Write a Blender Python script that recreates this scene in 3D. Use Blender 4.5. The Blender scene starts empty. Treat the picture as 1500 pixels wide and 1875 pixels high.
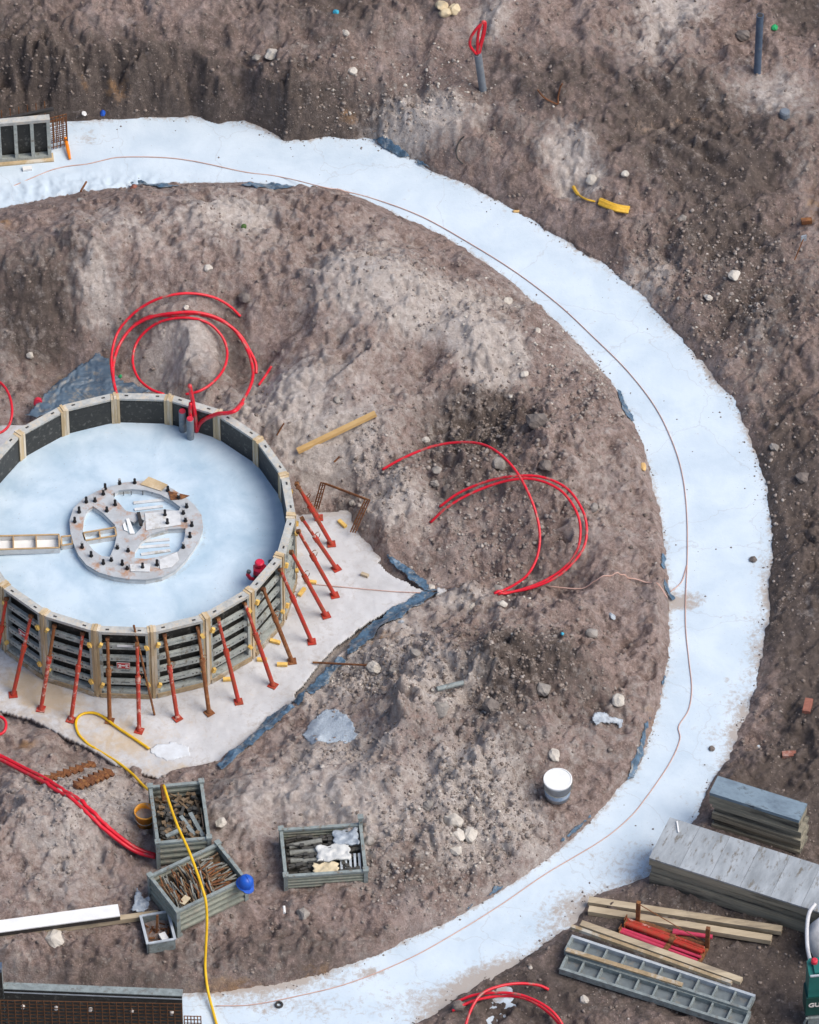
import bpy, math, random
import numpy as np
from mathutils import Vector, Matrix
from mathutils.geometry import tessellate_polygon

# ------------------------------------------------------------------ camera, sky, sun, exposure
scene = bpy.context.scene
CAM_F, CAM_PITCH, CAM_YAW = 13677.6, 0.836581, 0.0552377      # focal length in px of a 1500 px wide frame
CAM = np.array([0.0, -76.0978, 85.6745])
FW = np.array([math.sin(CAM_YAW)*math.cos(CAM_PITCH), math.cos(CAM_YAW)*math.cos(CAM_PITCH), -math.sin(CAM_PITCH)])
RT = np.array([math.cos(CAM_YAW), -math.sin(CAM_YAW), 0.0])
UP = np.cross(RT, FW)
cam_data = bpy.data.cameras.new('camera')
cam = bpy.data.objects.new('camera', cam_data)
scene.collection.objects.link(cam)
cam_data.sensor_fit = 'HORIZONTAL'; cam_data.sensor_width = 36.0
cam_data.lens = 36.0*CAM_F/1500.0
cam_data.clip_start = 1.0; cam_data.clip_end = 2000.0
cam.matrix_world = Matrix(((RT[0], UP[0], -FW[0], CAM[0]), (RT[1], UP[1], -FW[1], CAM[1]), (RT[2], UP[2], -FW[2], CAM[2]), (0, 0, 0, 1)))
scene.camera = cam

SUN_AZ, SUN_EL = math.radians(108), math.radians(53)
world = bpy.data.worlds.new('World'); scene.world = world; world.use_nodes = True
wn = world.node_tree; bgn = wn.nodes['Background']
sky = wn.nodes.new('ShaderNodeTexSky'); sky.sky_type = 'NISHITA'; sky.sun_disc = False
sky.sun_elevation = SUN_EL; sky.sun_rotation = SUN_AZ; sky.dust_density = 3.0; sky.air_density = 1.0
wn.links.new(sky.outputs[0], bgn.inputs[0]); bgn.inputs[1].default_value = 0.115
sun_d = bpy.data.lights.new('sun', 'SUN'); sun_d.energy = 1.9; sun_d.angle = math.radians(42); sun_d.color = (1.0, 0.95, 0.88)
sun = bpy.data.objects.new('sun', sun_d); scene.collection.objects.link(sun)
sdir = Vector((math.sin(SUN_AZ)*math.cos(SUN_EL), math.cos(SUN_AZ)*math.cos(SUN_EL), math.sin(SUN_EL)))
sun.rotation_euler = sdir.to_track_quat('Z', 'Y').to_euler()
scene.view_settings.view_transform = 'Standard'; scene.view_settings.look = 'None'
scene.view_settings.gamma = 1.0; scene.view_settings.use_curve_mapping = False
scene.view_settings.exposure = 0.52

rng = random.Random(7); nrng = np.random.default_rng(11)
COL = scene.collection

# ------------------------------------------------------------------ geometry helpers
def unp(px, py, z=0.0):
    """point on the sight line of a photo pixel at height z"""
    d = FW + (px-750.0)/CAM_F*RT + (937.5-py)/CAM_F*UP
    return CAM + d*(z-CAM[2])/d[2]

class MB:
    """collects shapes for ONE mesh object"""
    def __init__(s): s.v = []; s.f = []
    def add(s, vs, fs):
        o = len(s.v); s.v += [tuple(map(float, p)) for p in vs]; s.f += [tuple(i+o for i in f) for f in fs]; return s
    def box(s, c, size, rz=0.0, M=None):
        hx, hy, hz = size[0]/2, size[1]/2, size[2]/2
        vs = [Vector((x, y, z)) for x in (-hx, hx) for y in (-hy, hy) for z in (-hz, hz)]
        R = M if M is not None else Matrix.Rotation(rz, 3, 'Z')
        vs = [R @ p + Vector(c) for p in vs]
        return s.add(vs, [(0, 1, 3, 2), (4, 6, 7, 5), (0, 4, 5, 1), (2, 3, 7, 6), (0, 2, 6, 4), (1, 5, 7, 3)])
    def bar(s, p0, p1, w, h, up=(0, 0, 1)):
        p0 = Vector(p0); p1 = Vector(p1); d = p1-p0; L = d.length; x = d/L
        y = Vector(up).cross(x)
        if y.length < 1e-4: y = Vector((0, 1, 0)).cross(x)
        y.normalize(); z = x.cross(y)
        M = Matrix((x, y, z)).transposed()
        return s.box((p0+p1)/2, (L, w, h), M=M)
    def cyl(s, p0, p1, r0, r1=None, n=12, cap=True):
        r1 = r0 if r1 is None else r1
        p0 = Vector(p0); p1 = Vector(p1); x = (p1-p0).normalized()
        a = x.orthogonal().normalized(); b = x.cross(a)
        vs = []
        for p, r in ((p0, r0), (p1, r1)):
            for i in range(n):
                t = 2*math.pi*i/n; vs.append(p+(a*math.cos(t)+b*math.sin(t))*r)
        fs = [(i, (i+1) % n, n+(i+1) % n, n+i) for i in range(n)]
        if cap: fs += [tuple(range(n))[::-1], tuple(range(n, 2*n))]
        return s.add(vs, fs)
    def tube(s, pts, r, n=8):
        P = [Vector(p) for p in pts]; m = len(P); vs = []; a = None
        for i in range(m):
            t = (P[min(i+1, m-1)]-P[max(i-1, 0)]).normalized()
            if a is None: a = t.orthogonal().normalized()
            a = (a - t*a.dot(t)).normalized(); b = t.cross(a)
            rr = r[i] if isinstance(r, (list, tuple)) else r
            for k in range(n):
                w = 2*math.pi*k/n; vs.append(P[i]+(a*math.cos(w)+b*math.sin(w))*rr)
        fs = [(i*n+k, i*n+(k+1) % n, (i+1)*n+(k+1) % n, (i+1)*n+k) for i in range(m-1) for k in range(n)]
        fs += [tuple(range(n))[::-1], tuple(range((m-1)*n, m*n))]
        return s.add(vs, fs)
    def lathe(s, prof, c=(0, 0, 0), n=24):
        vs = [(c[0]+r*math.cos(2*math.pi*k/n), c[1]+r*math.sin(2*math.pi*k/n), c[2]+z) for r, z in prof for k in range(n)]
        fs = [(i*n+k, i*n+(k+1) % n, (i+1)*n+(k+1) % n, (i+1)*n+k) for i in range(len(prof)-1) for k in range(n)]
        return s.add(vs, fs)
    def disc(s, c, r, n=24):
        return s.add([(c[0]+r*math.cos(2*math.pi*k/n), c[1]+r*math.sin(2*math.pi*k/n), c[2]) for k in range(n)], [tuple(range(n))])
    def prism(s, loops, z0, z1):
        """outline plus holes, extruded"""
        loops = [[(float(x), float(y)) for x, y in l] for l in loops]
        tris = tessellate_polygon([[Vector((x, y, 0)) for x, y in l] for l in loops])
        flat = [p for l in loops for p in l]; n = len(flat)
        vs = [(x, y, z0) for x, y in flat]+[(x, y, z1) for x, y in flat]
        fs = []
        for t in tris:
            a, b, c = (flat[i] for i in t)
            if (b[0]-a[0])*(c[1]-a[1])-(b[1]-a[1])*(c[0]-a[0]) < 0: t = (t[0], t[2], t[1])
            fs.append(tuple(i+n for i in t)); fs.append(tuple(t)[::-1])
        o = 0
        for l in loops:
            m = len(l)
            area = sum(l[i][0]*l[(i+1) % m][1]-l[(i+1) % m][0]*l[i][1] for i in range(m))
            for i in range(m):
                q = (o+i, o+(i+1) % m, o+(i+1) % m+n, o+i+n)
                fs.append(q if (area > 0) == (l is loops[0]) else q[::-1])
            o += m
        return s.add(vs, fs)
    def build(s, name, m, parent=None, loc=None, smooth=False):
        v = s.v
        if loc is not None: v = [(x-loc[0], y-loc[1], z-loc[2]) for x, y, z in v]
        me = bpy.data.meshes.new(name); me.from_pydata(v, [], s.f); me.materials.append(m)
        if smooth: me.polygons.foreach_set('use_smooth', [True]*len(me.polygons))
        me.update()
        o = bpy.data.objects.new(name, me); COL.objects.link(o)
        if parent is not None: o.parent = parent
        if loc is not None: o.location = [float(q) for q in loc]
        return o

def tag(o, label=None, cat=None, group=None, kind=None):
    if label: o['label'] = label
    if cat: o['category'] = cat
    if group: o['group'] = group
    if kind: o['kind'] = kind
    return o
def thing(name, label, cat, loc=(0, 0, 0), rz=0.0, group=None):
    o = bpy.data.objects.new(name, None); COL.objects.link(o); o.empty_display_size = 0.1
    o.location = [float(q) for q in loc]; o.rotation_euler = (0, 0, rz)
    return tag(o, label, cat, group)
def copy_tree(o, parent=None):
    c = o.copy(); COL.objects.link(c); c.parent = parent
    for ch in [k for k in bpy.data.objects if k.parent is o]: copy_tree(ch, c)
    return c
def spline(pts, per=8):
    P = np.array(pts, float); n = len(P)
    Q = np.vstack([2*P[0]-P[1], P, 2*P[-1]-P[-2]]); out = []
    for i in range(n-1):
        p0, p1, p2, p3 = Q[i], Q[i+1], Q[i+2], Q[i+3]
        for k in range(per):
            t = k/per
            out.append(0.5*((2*p1)+(-p0+p2)*t+(2*p0-5*p1+4*p2-p3)*t*t+(-p0+3*p1-3*p2+p3)*t**3))
    out.append(P[-1]); return np.array(out)

# ------------------------------------------------------------------ noise
def perlin(x, y, seed=0):
    r = np.random.default_rng(seed); perm = r.permutation(256); perm = np.concatenate([perm, perm])
    ang = r.random(256)*2*np.pi; gx, gy = np.cos(ang), np.sin(ang)
    xi = np.floor(x).astype(np.int64); yi = np.floor(y).astype(np.int64)
    xf, yf = x-xi, y-yi; xi &= 255; yi &= 255
    u = xf**3*(xf*(xf*6-15)+10); v = yf**3*(yf*(yf*6-15)+10)
    def g(i, j, dx, dy):
        h = perm[perm[i & 255]+(j & 255)]; return gx[h]*dx+gy[h]*dy
    a = g(xi, yi, xf, yf); b = g(xi+1, yi, xf-1, yf); c = g(xi, yi+1, xf, yf-1); d = g(xi+1, yi+1, xf-1, yf-1)
    return 1.5*((a*(1-u)+b*u)*(1-v)+(c*(1-u)+d*u)*v)
def fbm(x, y, size, octs=4, seed=0, gain=0.5, ridge=False):
    f = 1.0/size; amp = 1.0; s = 0; tot = 0
    for o in range(octs):
        n = perlin(x*f+o*13.7, y*f-o*7.3, seed+o)
        if ridge: n = 1-2*np.abs(n)
        s = s+amp*n; tot += amp; amp *= gain; f *= 2.03
    return s/tot
def smooth01(t): t = np.clip(t, 0, 1); return t*t*(3-2*t)

# ------------------------------------------------------------------ materials
def mat(name, c1, c2=None, scale=8.0, rough=0.7, bump=0.0, metal=0.0, c3=None, c3_amt=0.4, c3_scale=3.0, stretch=(1, 1, 1), trans=0.0, spec=0.4, bump_scale=None, detail=5.0):
    m = bpy.data.materials.new(name); m.use_nodes = True; nt = m.node_tree; N = nt.nodes; L = nt.links
    b = N['Principled BSDF']; b.inputs['Roughness'].default_value = rough; b.inputs['Metallic'].default_value = metal
    b.inputs['Specular IOR Level'].default_value = spec
    tc = N.new('ShaderNodeTexCoord'); mp = N.new('ShaderNodeMapping'); mp.inputs['Scale'].default_value = stretch
    L.new(tc.outputs['Object'], mp.inputs['Vector'])
    oi = N.new('ShaderNodeObjectInfo'); addv = N.new('ShaderNodeVectorMath'); addv.operation = 'ADD'
    sc = N.new('ShaderNodeVectorMath'); sc.operation = 'SCALE'; sc.inputs[0].default_value = (37, 17, 53); L.new(oi.outputs['Random'], sc.inputs['Scale'])
    L.new(mp.outputs[0], addv.inputs[0]); L.new(sc.outputs[0], addv.inputs[1]); vec = addv.outputs[0]
    c2 = c2 or tuple(x*0.8 for x in c1)
    nz = N.new('ShaderNodeTexNoise'); nz.inputs['Scale'].default_value = scale; nz.inputs['Detail'].default_value = detail; nz.inputs['Roughness'].default_value = 0.65
    L.new(vec, nz.inputs['Vector'])
    rp = N.new('ShaderNodeValToRGB'); rp.color_ramp.elements[0].position = 0.34; rp.color_ramp.elements[1].position = 0.66
    rp.color_ramp.elements[0].color = (*c2, 1); rp.color_ramp.elements[1].color = (*c1, 1); L.new(nz.outputs['Fac'], rp.inputs[0])
    out = rp.outputs[0]
    if c3:
        n3 = N.new('ShaderNodeTexNoise'); n3.inputs['Scale'].default_value = c3_scale; n3.inputs['Detail'].default_value = 6; n3.inputs['Roughness'].default_value = 0.7; L.new(vec, n3.inputs['Vector'])
        mr = N.new('ShaderNodeMapRange'); mr.inputs[1].default_value = 0.62-0.3*c3_amt; mr.inputs[2].default_value = 0.72-0.25*c3_amt; L.new(n3.outputs['Fac'], mr.inputs[0])
        mx = N.new('ShaderNodeMix'); mx.data_type = 'RGBA'; L.new(mr.outputs[0], mx.inputs['Factor']); L.new(out, mx.inputs[6]); mx.inputs[7].default_value = (*c3, 1); out = mx.outputs[2]
    L.new(out, b.inputs['Base Color'])
    if bump:
        nb = N.new('ShaderNodeTexNoise'); nb.inputs['Scale'].default_value = bump_scale or scale*3; nb.inputs['Detail'].default_value = 5; L.new(vec, nb.inputs['Vector'])
        bp = N.new('ShaderNodeBump'); bp.inputs['Strength'].default_value = bump; bp.inputs['Distance'].default_value = 0.02; L.new(nb.outputs['Fac'], bp.inputs['Height']); L.new(bp.outputs[0], b.inputs['Normal'])
    return m
M = {}
M['red_hose'] = mat('red_hose', (0.74, 0.016, 0.035), (0.58, 0.012, 0.028), 6, 0.32, c3=(0.35, 0.16, 0.13), c3_amt=0.25, c3_scale=5)
M['red_cap'] = mat('red_cap', (0.62, 0.03, 0.06), None, 10, 0.5)
M['grey_pipe'] = mat('grey_pipe', (0.19, 0.22, 0.25), (0.14, 0.16, 0.19), 8, 0.5, c3=(0.3, 0.28, 0.26), c3_amt=0.25)
M['blue_pipe'] = mat('blue_pipe', (0.09, 0.13, 0.19), (0.06, 0.09, 0.14), 8, 0.5, c3=(0.2, 0.19, 0.18), c3_amt=0.2)
M['yellow_hose'] = mat('yellow_hose', (0.80, 0.50, 0.015), (0.66, 0.38, 0.01), 5, 0.4)
M['yellow'] = mat('yellow', (0.75, 0.46, 0.05), (0.6, 0.34, 0.03), 20, 0.5)
M['steel_frame'] = mat('steel_frame', (0.43, 0.455, 0.42), (0.30, 0.33, 0.31), 14, 0.55, 0.15, 0.0, c3=(0.20, 0.18, 0.14), c3_amt=0.28, c3_scale=10)
M['steel_top'] = mat('steel_top', (0.50, 0.50, 0.47), (0.34, 0.345, 0.33), 10, 0.6, 0.15, 0.0, c3=(0.52, 0.46, 0.37), c3_amt=0.4, c3_scale=14)
M['plywood'] = mat('plywood', (0.028, 0.026, 0.022), (0.016, 0.015, 0.013), 9, 0.45, 0.1, c3=(0.12, 0.115, 0.10), c3_amt=0.22, c3_scale=12)
M['pale_wood'] = mat('pale_wood', (0.58, 0.45, 0.28), (0.40, 0.29, 0.16), 5, 0.75, 0.2, stretch=(1, 1, 0.15), c3=(0.62, 0.56, 0.46), c3_amt=0.4)
M['wedge'] = mat('wedge', (0.80, 0.55, 0.16), (0.7, 0.42, 0.1), 14, 0.7)
M['sill_wood'] = mat('sill_wood', (0.40, 0.30, 0.18), (0.26, 0.19, 0.11), 10, 0.8, 0.25, c3=(0.45, 0.42, 0.36), c3_amt=0.4)
M['prop_red'] = mat('prop_red', (0.47, 0.028, 0.022), (0.36, 0.05, 0.022), 7, 0.5, 0.2, c3=(0.27, 0.065, 0.03), c3_amt=0.42, c3_scale=8)
M['prop_mixed'] = mat('prop_mixed', (0.42, 0.03, 0.022), (0.32, 0.055, 0.024), 7, 0.55, 0.2, c3=(0.55, 0.36, 0.30), c3_amt=0.28, c3_scale=9)
M['prop_rust'] = mat('prop_rust', (0.25, 0.085, 0.025), (0.15, 0.055, 0.02), 9, 0.75, 0.3, c3=(0.30, 0.14, 0.06), c3_amt=0.4, c3_scale=10)
M['rust'] = mat('rust', (0.20, 0.075, 0.028), (0.11, 0.045, 0.022), 18, 0.85, 0.4, c3=(0.27, 0.12, 0.04), c3_amt=0.4, c3_scale=12)
M['dark_steel'] = mat('dark_steel', (0.05, 0.045, 0.042), (0.03, 0.027, 0.025), 20, 0.5, 0.1)
M['bolt'] = mat('bolt', (0.035, 0.034, 0.036), (0.02, 0.02, 0.022), 20, 0.45, 0, 0.5)
M['bolt_cap'] = mat('bolt_cap', (0.5, 0.5, 0.5), (0.2, 0.2, 0.2), 60, 0.5)
M['ring_plate'] = mat('ring_plate', (0.47, 0.50, 0.52), (0.36, 0.37, 0.38), 4, 0.7, 0.2, c3=(0.40, 0.24, 0.16), c3_amt=0.32, c3_scale=3.2)
M['white_plastic'] = mat('white_plastic', (0.80, 0.80, 0.78), (0.7, 0.7, 0.69), 6, 0.5)
M['tray'] = mat('tray', (0.66, 0.67, 0.67), (0.52, 0.53, 0.53), 8, 0.6, 0.1, c3=(0.40, 0.36, 0.30), c3_amt=0.2)
M['tray_rim'] = mat('tray_rim', (0.52, 0.36, 0.20), (0.38, 0.25, 0.12), 8, 0.7)
M['bin'] = mat('bin', (0.27, 0.285, 0.23), (0.18, 0.195, 0.16), 9, 0.6, 0.2, c3=(0.27, 0.25, 0.20), c3_amt=0.42, c3_scale=6)
M['bin_rim'] = mat('bin_rim', (0.28, 0.32, 0.31), (0.19, 0.22, 0.215), 12, 0.55, 0.1, c3=(0.16, 0.12, 0.08), c3_amt=0.25, c3_scale=16)
M['bin_inside'] = mat('bin_inside', (0.07, 0.06, 0.045), (0.035, 0.03, 0.024), 12, 0.9, 0.4)
M['scrap_grey'] = mat('scrap_grey', (0.27, 0.27, 0.24), (0.15, 0.15, 0.13), 12, 0.6, 0.2)
M['scrap_brown'] = mat('scrap_brown', (0.22, 0.15, 0.085), (0.10, 0.07, 0.045), 14, 0.8, 0.3)
M['scrap_dark'] = mat('scrap_dark', (0.075, 0.07, 0.06), (0.04, 0.038, 0.034), 14, 0.6, 0.2)
M['paper'] = mat('paper', (0.62, 0.62, 0.60), (0.50, 0.51, 0.50), 9, 0.8, 0.3)
M['cream_paper'] = mat('cream_paper', (0.66, 0.56, 0.38), (0.52, 0.43, 0.28), 8, 0.8, 0.2)
M['blue_hat'] = mat('blue_hat', (0.015, 0.10, 0.50), (0.012, 0.08, 0.42), 8, 0.35)
M['orange'] = mat('orange', (0.80, 0.36, 0.04), (0.68, 0.28, 0.03), 9, 0.5, c3=(0.5, 0.4, 0.3), c3_amt=0.25, c3_scale=14)
M['bright_orange'] = mat('bright_orange', (0.85, 0.26, 0.01), (0.8, 0.2, 0.008), 10, 0.5)
M['tarp'] = mat('tarp', (0.105, 0.155, 0.21), (0.07, 0.105, 0.145), 5, 0.42, 0.25, c3=(0.22, 0.21, 0.19), c3_amt=0.30, c3_scale=6)
M['foil'] = mat('foil', (0.10, 0.18, 0.27), (0.035, 0.06, 0.09), 9, 0.30, 0.4, c3=(0.27, 0.27, 0.26), c3_amt=0.3, c3_scale=8)
M['cord'] = mat('cord', (0.60, 0.40, 0.34), (0.50, 0.30, 0.24), 6, 0.8)
M['timber'] = mat('timber', (0.50, 0.415, 0.29), (0.32, 0.25, 0.165), 6, 0.8, 0.3, stretch=(0.2, 1, 1), c3=(0.27, 0.22, 0.16), c3_amt=0.3, c3_scale=5)
M['fresh_wood'] = mat('fresh_wood', (0.66, 0.44, 0.19), (0.55, 0.34, 0.13), 8, 0.7, 0.15, stretch=(0.2, 1, 1))
M['old_wood'] = mat('old_wood', (0.33, 0.30, 0.23), (0.17, 0.16, 0.125), 7, 0.85, 0.35, stretch=(0.12, 1, 1), c3=(0.055, 0.052, 0.045), c3_amt=0.36, c3_scale=4)
M['deck_ply'] = mat('deck_ply', (0.38, 0.41, 0.435), (0.235, 0.255, 0.27), 5, 0.5, 0.35, stretch=(1, 0.35, 1), c3=(0.16, 0.145, 0.12), c3_amt=0.28, c3_scale=11)
M['blue_deck'] = mat('blue_deck', (0.24, 0.32, 0.38), (0.12, 0.16, 0.20), 4, 0.55, 0.25, stretch=(0.6, 1, 1), c3=(0.07, 0.085, 0.10), c3_amt=0.28, c3_scale=4)
M['alu'] = mat('alu', (0.27, 0.31, 0.305), (0.165, 0.19, 0.19), 10, 0.5, 0.15, c3=(0.15, 0.15, 0.14), c3_amt=0.3, c3_scale=12)
M['alu_light'] = mat('alu_light', (0.47, 0.51, 0.54), (0.34, 0.37, 0.40), 8, 0.45, 0.1)
M['panel_face'] = mat('panel_face', (0.17, 0.20, 0.215), (0.10, 0.12, 0.132), 5, 0.6, 0.2, c3=(0.2, 0.19, 0.17), c3_amt=0.25, c3_scale=7)
M['pink'] = mat('pink', (0.55, 0.05, 0.11), (0.45, 0.04, 0.08), 8, 0.45)
M['green'] = mat('green', (0.02, 0.16, 0.14), (0.014, 0.12, 0.11), 6, 0.4, 0.05, c3=(0.10, 0.13, 0.12), c3_amt=0.2)
M['dark_green'] = mat('dark_green', (0.012, 0.07, 0.06), (0.008, 0.05, 0.042), 6, 0.45)
M['sign_red'] = mat('sign_red', (0.50, 0.022, 0.03), (0.42, 0.02, 0.025), 20, 0.5)
M['sign_white'] = mat('sign_white', (0.78, 0.74, 0.70), (0.65, 0.6, 0.56), 30, 0.5)
M['brick'] = mat('brick', (0.33, 0.13, 0.09), (0.22, 0.085, 0.06), 20, 0.85, 0.3, c3=(0.45, 0.32, 0.28), c3_amt=0.35)
M['stone'] = mat('stone', (0.34, 0.31, 0.28), (0.21, 0.19, 0.17), 9, 0.9, 0.5, bump_scale=40)
M['pale_stone'] = mat('pale_stone', (0.58, 0.54, 0.48), (0.42, 0.38, 0.33), 7, 0.9, 0.5, bump_scale=40)
M['dark_stone'] = mat('dark_stone', (0.21, 0.18, 0.16), (0.12, 0.10, 0.09), 8, 0.9, 0.5, bump_scale=40)
M['cream_lump'] = mat('cream_lump', (0.62, 0.53, 0.36), (0.48, 0.38, 0.24), 7, 0.85, 0.4)
M['gravel'] = mat('gravel', (0.34, 0.295, 0.265), (0.20, 0.168, 0.147), 3.2, 0.9, 0.4, c3=(0.50, 0.455, 0.41), c3_amt=0.25, c3_scale=5.5, bump_scale=40, detail=8)
M['plastic_bag'] = mat('plastic_bag', (0.42, 0.47, 0.52), (0.25, 0.28, 0.32), 12, 0.3, 0.5)
M['clod'] = mat('clod', (0.29, 0.24, 0.208), (0.15, 0.12, 0.102), 2.5, 0.95, 0.5, c3=(0.10, 0.08, 0.068), c3_amt=0.3, c3_scale=4, bump_scale=50, detail=9)
M['white_bag'] = mat('white_bag', (0.62, 0.62, 0.63), (0.46, 0.46, 0.48), 6, 0.5, 0.3)
M['spill'] = mat('spill', (0.46, 0.53, 0.60), (0.34, 0.39, 0.44), 40, 0.85, 1.0, bump_scale=55)
M['leaf_green'] = mat('leaf_green', (0.07, 0.13, 0.03), (0.04, 0.09, 0.02), 20, 0.7)
M['bright_green'] = mat('bright_green', (0.02, 0.36, 0.12), (0.015, 0.25, 0.08), 20, 0.5)
M['cyan'] = mat('cyan', (0.05, 0.40, 0.55), (0.04, 0.3, 0.45), 20, 0.5)
M['laser_red'] = mat('laser_red', (0.62, 0.02, 0.06), (0.5, 0.015, 0.04), 10, 0.4)
M['laser_grey'] = mat('laser_grey', (0.07, 0.08, 0.09), (0.05, 0.055, 0.06), 10, 0.5)
M['glass_dome'] = mat('glass_dome', (0.6, 0.45, 0.47), (0.5, 0.3, 0.33), 8, 0.15)

def soil_material():
    m = bpy.data.materials.new('soil'); m.use_nodes = True; nt = m.node_tree; N = nt.nodes; L = nt.links
    b = N['Principled BSDF']; b.inputs['Roughness'].default_value = 0.92; b.inputs['Specular IOR Level'].default_value = 0.2
    at = N.new('ShaderNodeAttribute'); at.attribute_name = 'soil_tone'; sp = N.new('ShaderNodeSeparateColor'); L.new(at.outputs['Color'], sp.inputs[0])
    tc = N.new('ShaderNodeTexCoord')
    def noise(s, d=6, r=0.62, dist=0.0):
        n = N.new('ShaderNodeTexNoise'); n.inputs['Scale'].default_value = s; n.inputs['Detail'].default_value = d; n.inputs['Roughness'].default_value = r; n.inputs['Distortion'].default_value = dist
        L.new(tc.outputs['Object'], n.inputs['Vector']); return n.outputs['Fac']
    def ramp(f, stops):
        r = N.new('ShaderNodeValToRGB'); e = r.color_ramp.elements
        while len(e) < len(stops): e.new(0.5)
        for i, (p, c) in enumerate(stops): e[i].position = p; e[i].color = (*c, 1)
        L.new(f, r.inputs[0]); return r.outputs[0]
    def mix(f, a, c):
        x = N.new('ShaderNodeMix'); x.data_type = 'RGBA'
        if hasattr(f, 'is_linked'): L.new(f, x.inputs['Factor'])
        else: x.inputs['Factor'].default_value = f
        L.new(a, x.inputs[6])
        if hasattr(c, 'is_linked'): L.new(c, x.inputs[7])
        else: x.inputs[7].default_value = (*c, 1)
        return x.outputs[2]
    def rng_(f, a, b_, lo=0.0, hi=1.0):
        x = N.new('ShaderNodeMapRange'); x.inputs[1].default_value = a; x.inputs[2].default_value = b_; x.inputs[3].default_value = lo; x.inputs[4].default_value = hi; L.new(f, x.inputs[0]); return x.outputs[0]
    def mul(a, c):
        x = N.new('ShaderNodeMath'); x.operation = 'MULTIPLY'; L.new(a, x.inputs[0])
        if hasattr(c, 'is_linked'): L.new(c, x.inputs[1])
        else: x.inputs[1].default_value = c
        return x.outputs[0]
    base = ramp(noise(2.2, 9, 0.68, 0.6), [(0.30, (0.148, 0.102, 0.087)), (0.44, (0.247, 0.177, 0.152)), (0.56, (0.355, 0.266, 0.233)), (0.70, (0.532, 0.417, 0.379))])
    fine = ramp(noise(17, 8, 0.7, 0.8), [(0.32, (0.110, 0.079, 0.068)), (0.5, (0.290, 0.215, 0.186)), (0.66, (0.570, 0.452, 0.414))])
    c = mix(0.5, base, fine)
    broad = noise(1.1, 9, 0.7, 1.8)
    c = mix(rng_(broad, 0.52, 0.66, 0, 0.55), c, (0.445, 0.390, 0.372))
    c = mix(rng_(broad, 0.46, 0.34, 0, 0.55), c, (0.131, 0.095, 0.078))
    crisp = noise(4.5, 10, 0.78, 1.4)
    c = mix(rng_(crisp, 0.50, 0.62, 0, 0.62), c, ramp(noise(22, 6, 0.7, 0.6), [(0.3, (0.324, 0.244, 0.214)), (0.7, (0.609, 0.486, 0.447))]))
    c = mix(rng_(crisp, 0.45, 0.36, 0, 0.55), c, (0.136, 0.096, 0.082))
    pale = ramp(noise(11, 7, 0.7, 0.5), [(0.3, (0.400, 0.337, 0.303)), (0.5, (0.560, 0.494, 0.451)), (0.7, (0.724, 0.674, 0.637))])
    dark = ramp(noise(9, 7, 0.7, 0.5), [(0.3, (0.092, 0.073, 0.063)), (0.55, (0.149, 0.118, 0.103)), (0.75, (0.250, 0.203, 0.179))])
    tan = ramp(noise(9, 6, 0.65, 0.5), [(0.3, (0.259, 0.143, 0.070)), (0.6, (0.428, 0.258, 0.137)), (0.8, (0.544, 0.354, 0.218))])
    f1 = noise(6, 6, 0.7)
    def masked(ch, w=0.55):
        a = N.new('ShaderNodeMath'); a.operation = 'ADD'; L.new(ch, a.inputs[0]); L.new(rng_(f1, 0.3, 0.7, -w/2, w/2), a.inputs[1])
        return rng_(a.outputs[0], 0.25, 0.68)
    c = mix(masked(sp.outputs[1]), c, dark)
    c = mix(masked(sp.outputs[0]), c, pale)
    c = mix(masked(sp.outputs[2]), c, tan)
    # small pale and dark grains
    vo = N.new('ShaderNodeTexVoronoi'); vo.inputs['Scale'].default_value = 26; L.new(tc.outputs['Object'], vo.inputs['Vector'])
    sepc = N.new('ShaderNodeSeparateColor'); L.new(vo.outputs['Color'], sepc.inputs[0])
    grain = mul(rng_(vo.outputs['Distance'], 0.30, 0.18), rng_(sepc.outputs[0], 0.86, 0.9))
    c = mix(mul(grain, 0.5), c, (0.647, 0.526, 0.461))
    grain2 = mul(rng_(vo.outputs['Distance'], 0.34, 0.2), rng_(sepc.outputs[1], 0.86, 0.9))
    c = mix(mul(grain2, 0.3), c, (0.110, 0.086, 0.081))
    L.new(c, b.inputs['Base Color'])
    h1 = noise(22, 9, 0.76, 0.6); h2 = noise(75, 5, 0.6)
    ad = N.new('ShaderNodeMath'); ad.operation = 'ADD'; L.new(h1, ad.inputs[0]); L.new(mul(h2, 0.35), ad.inputs[1])
    bp = N.new('ShaderNodeBump'); bp.inputs['Strength'].default_value = 1.0; bp.inputs['Distance'].default_value = 0.06; L.new(ad.outputs[0], bp.inputs['Height']); L.new(bp.outputs[0], b.inputs['Normal'])
    return m

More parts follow.
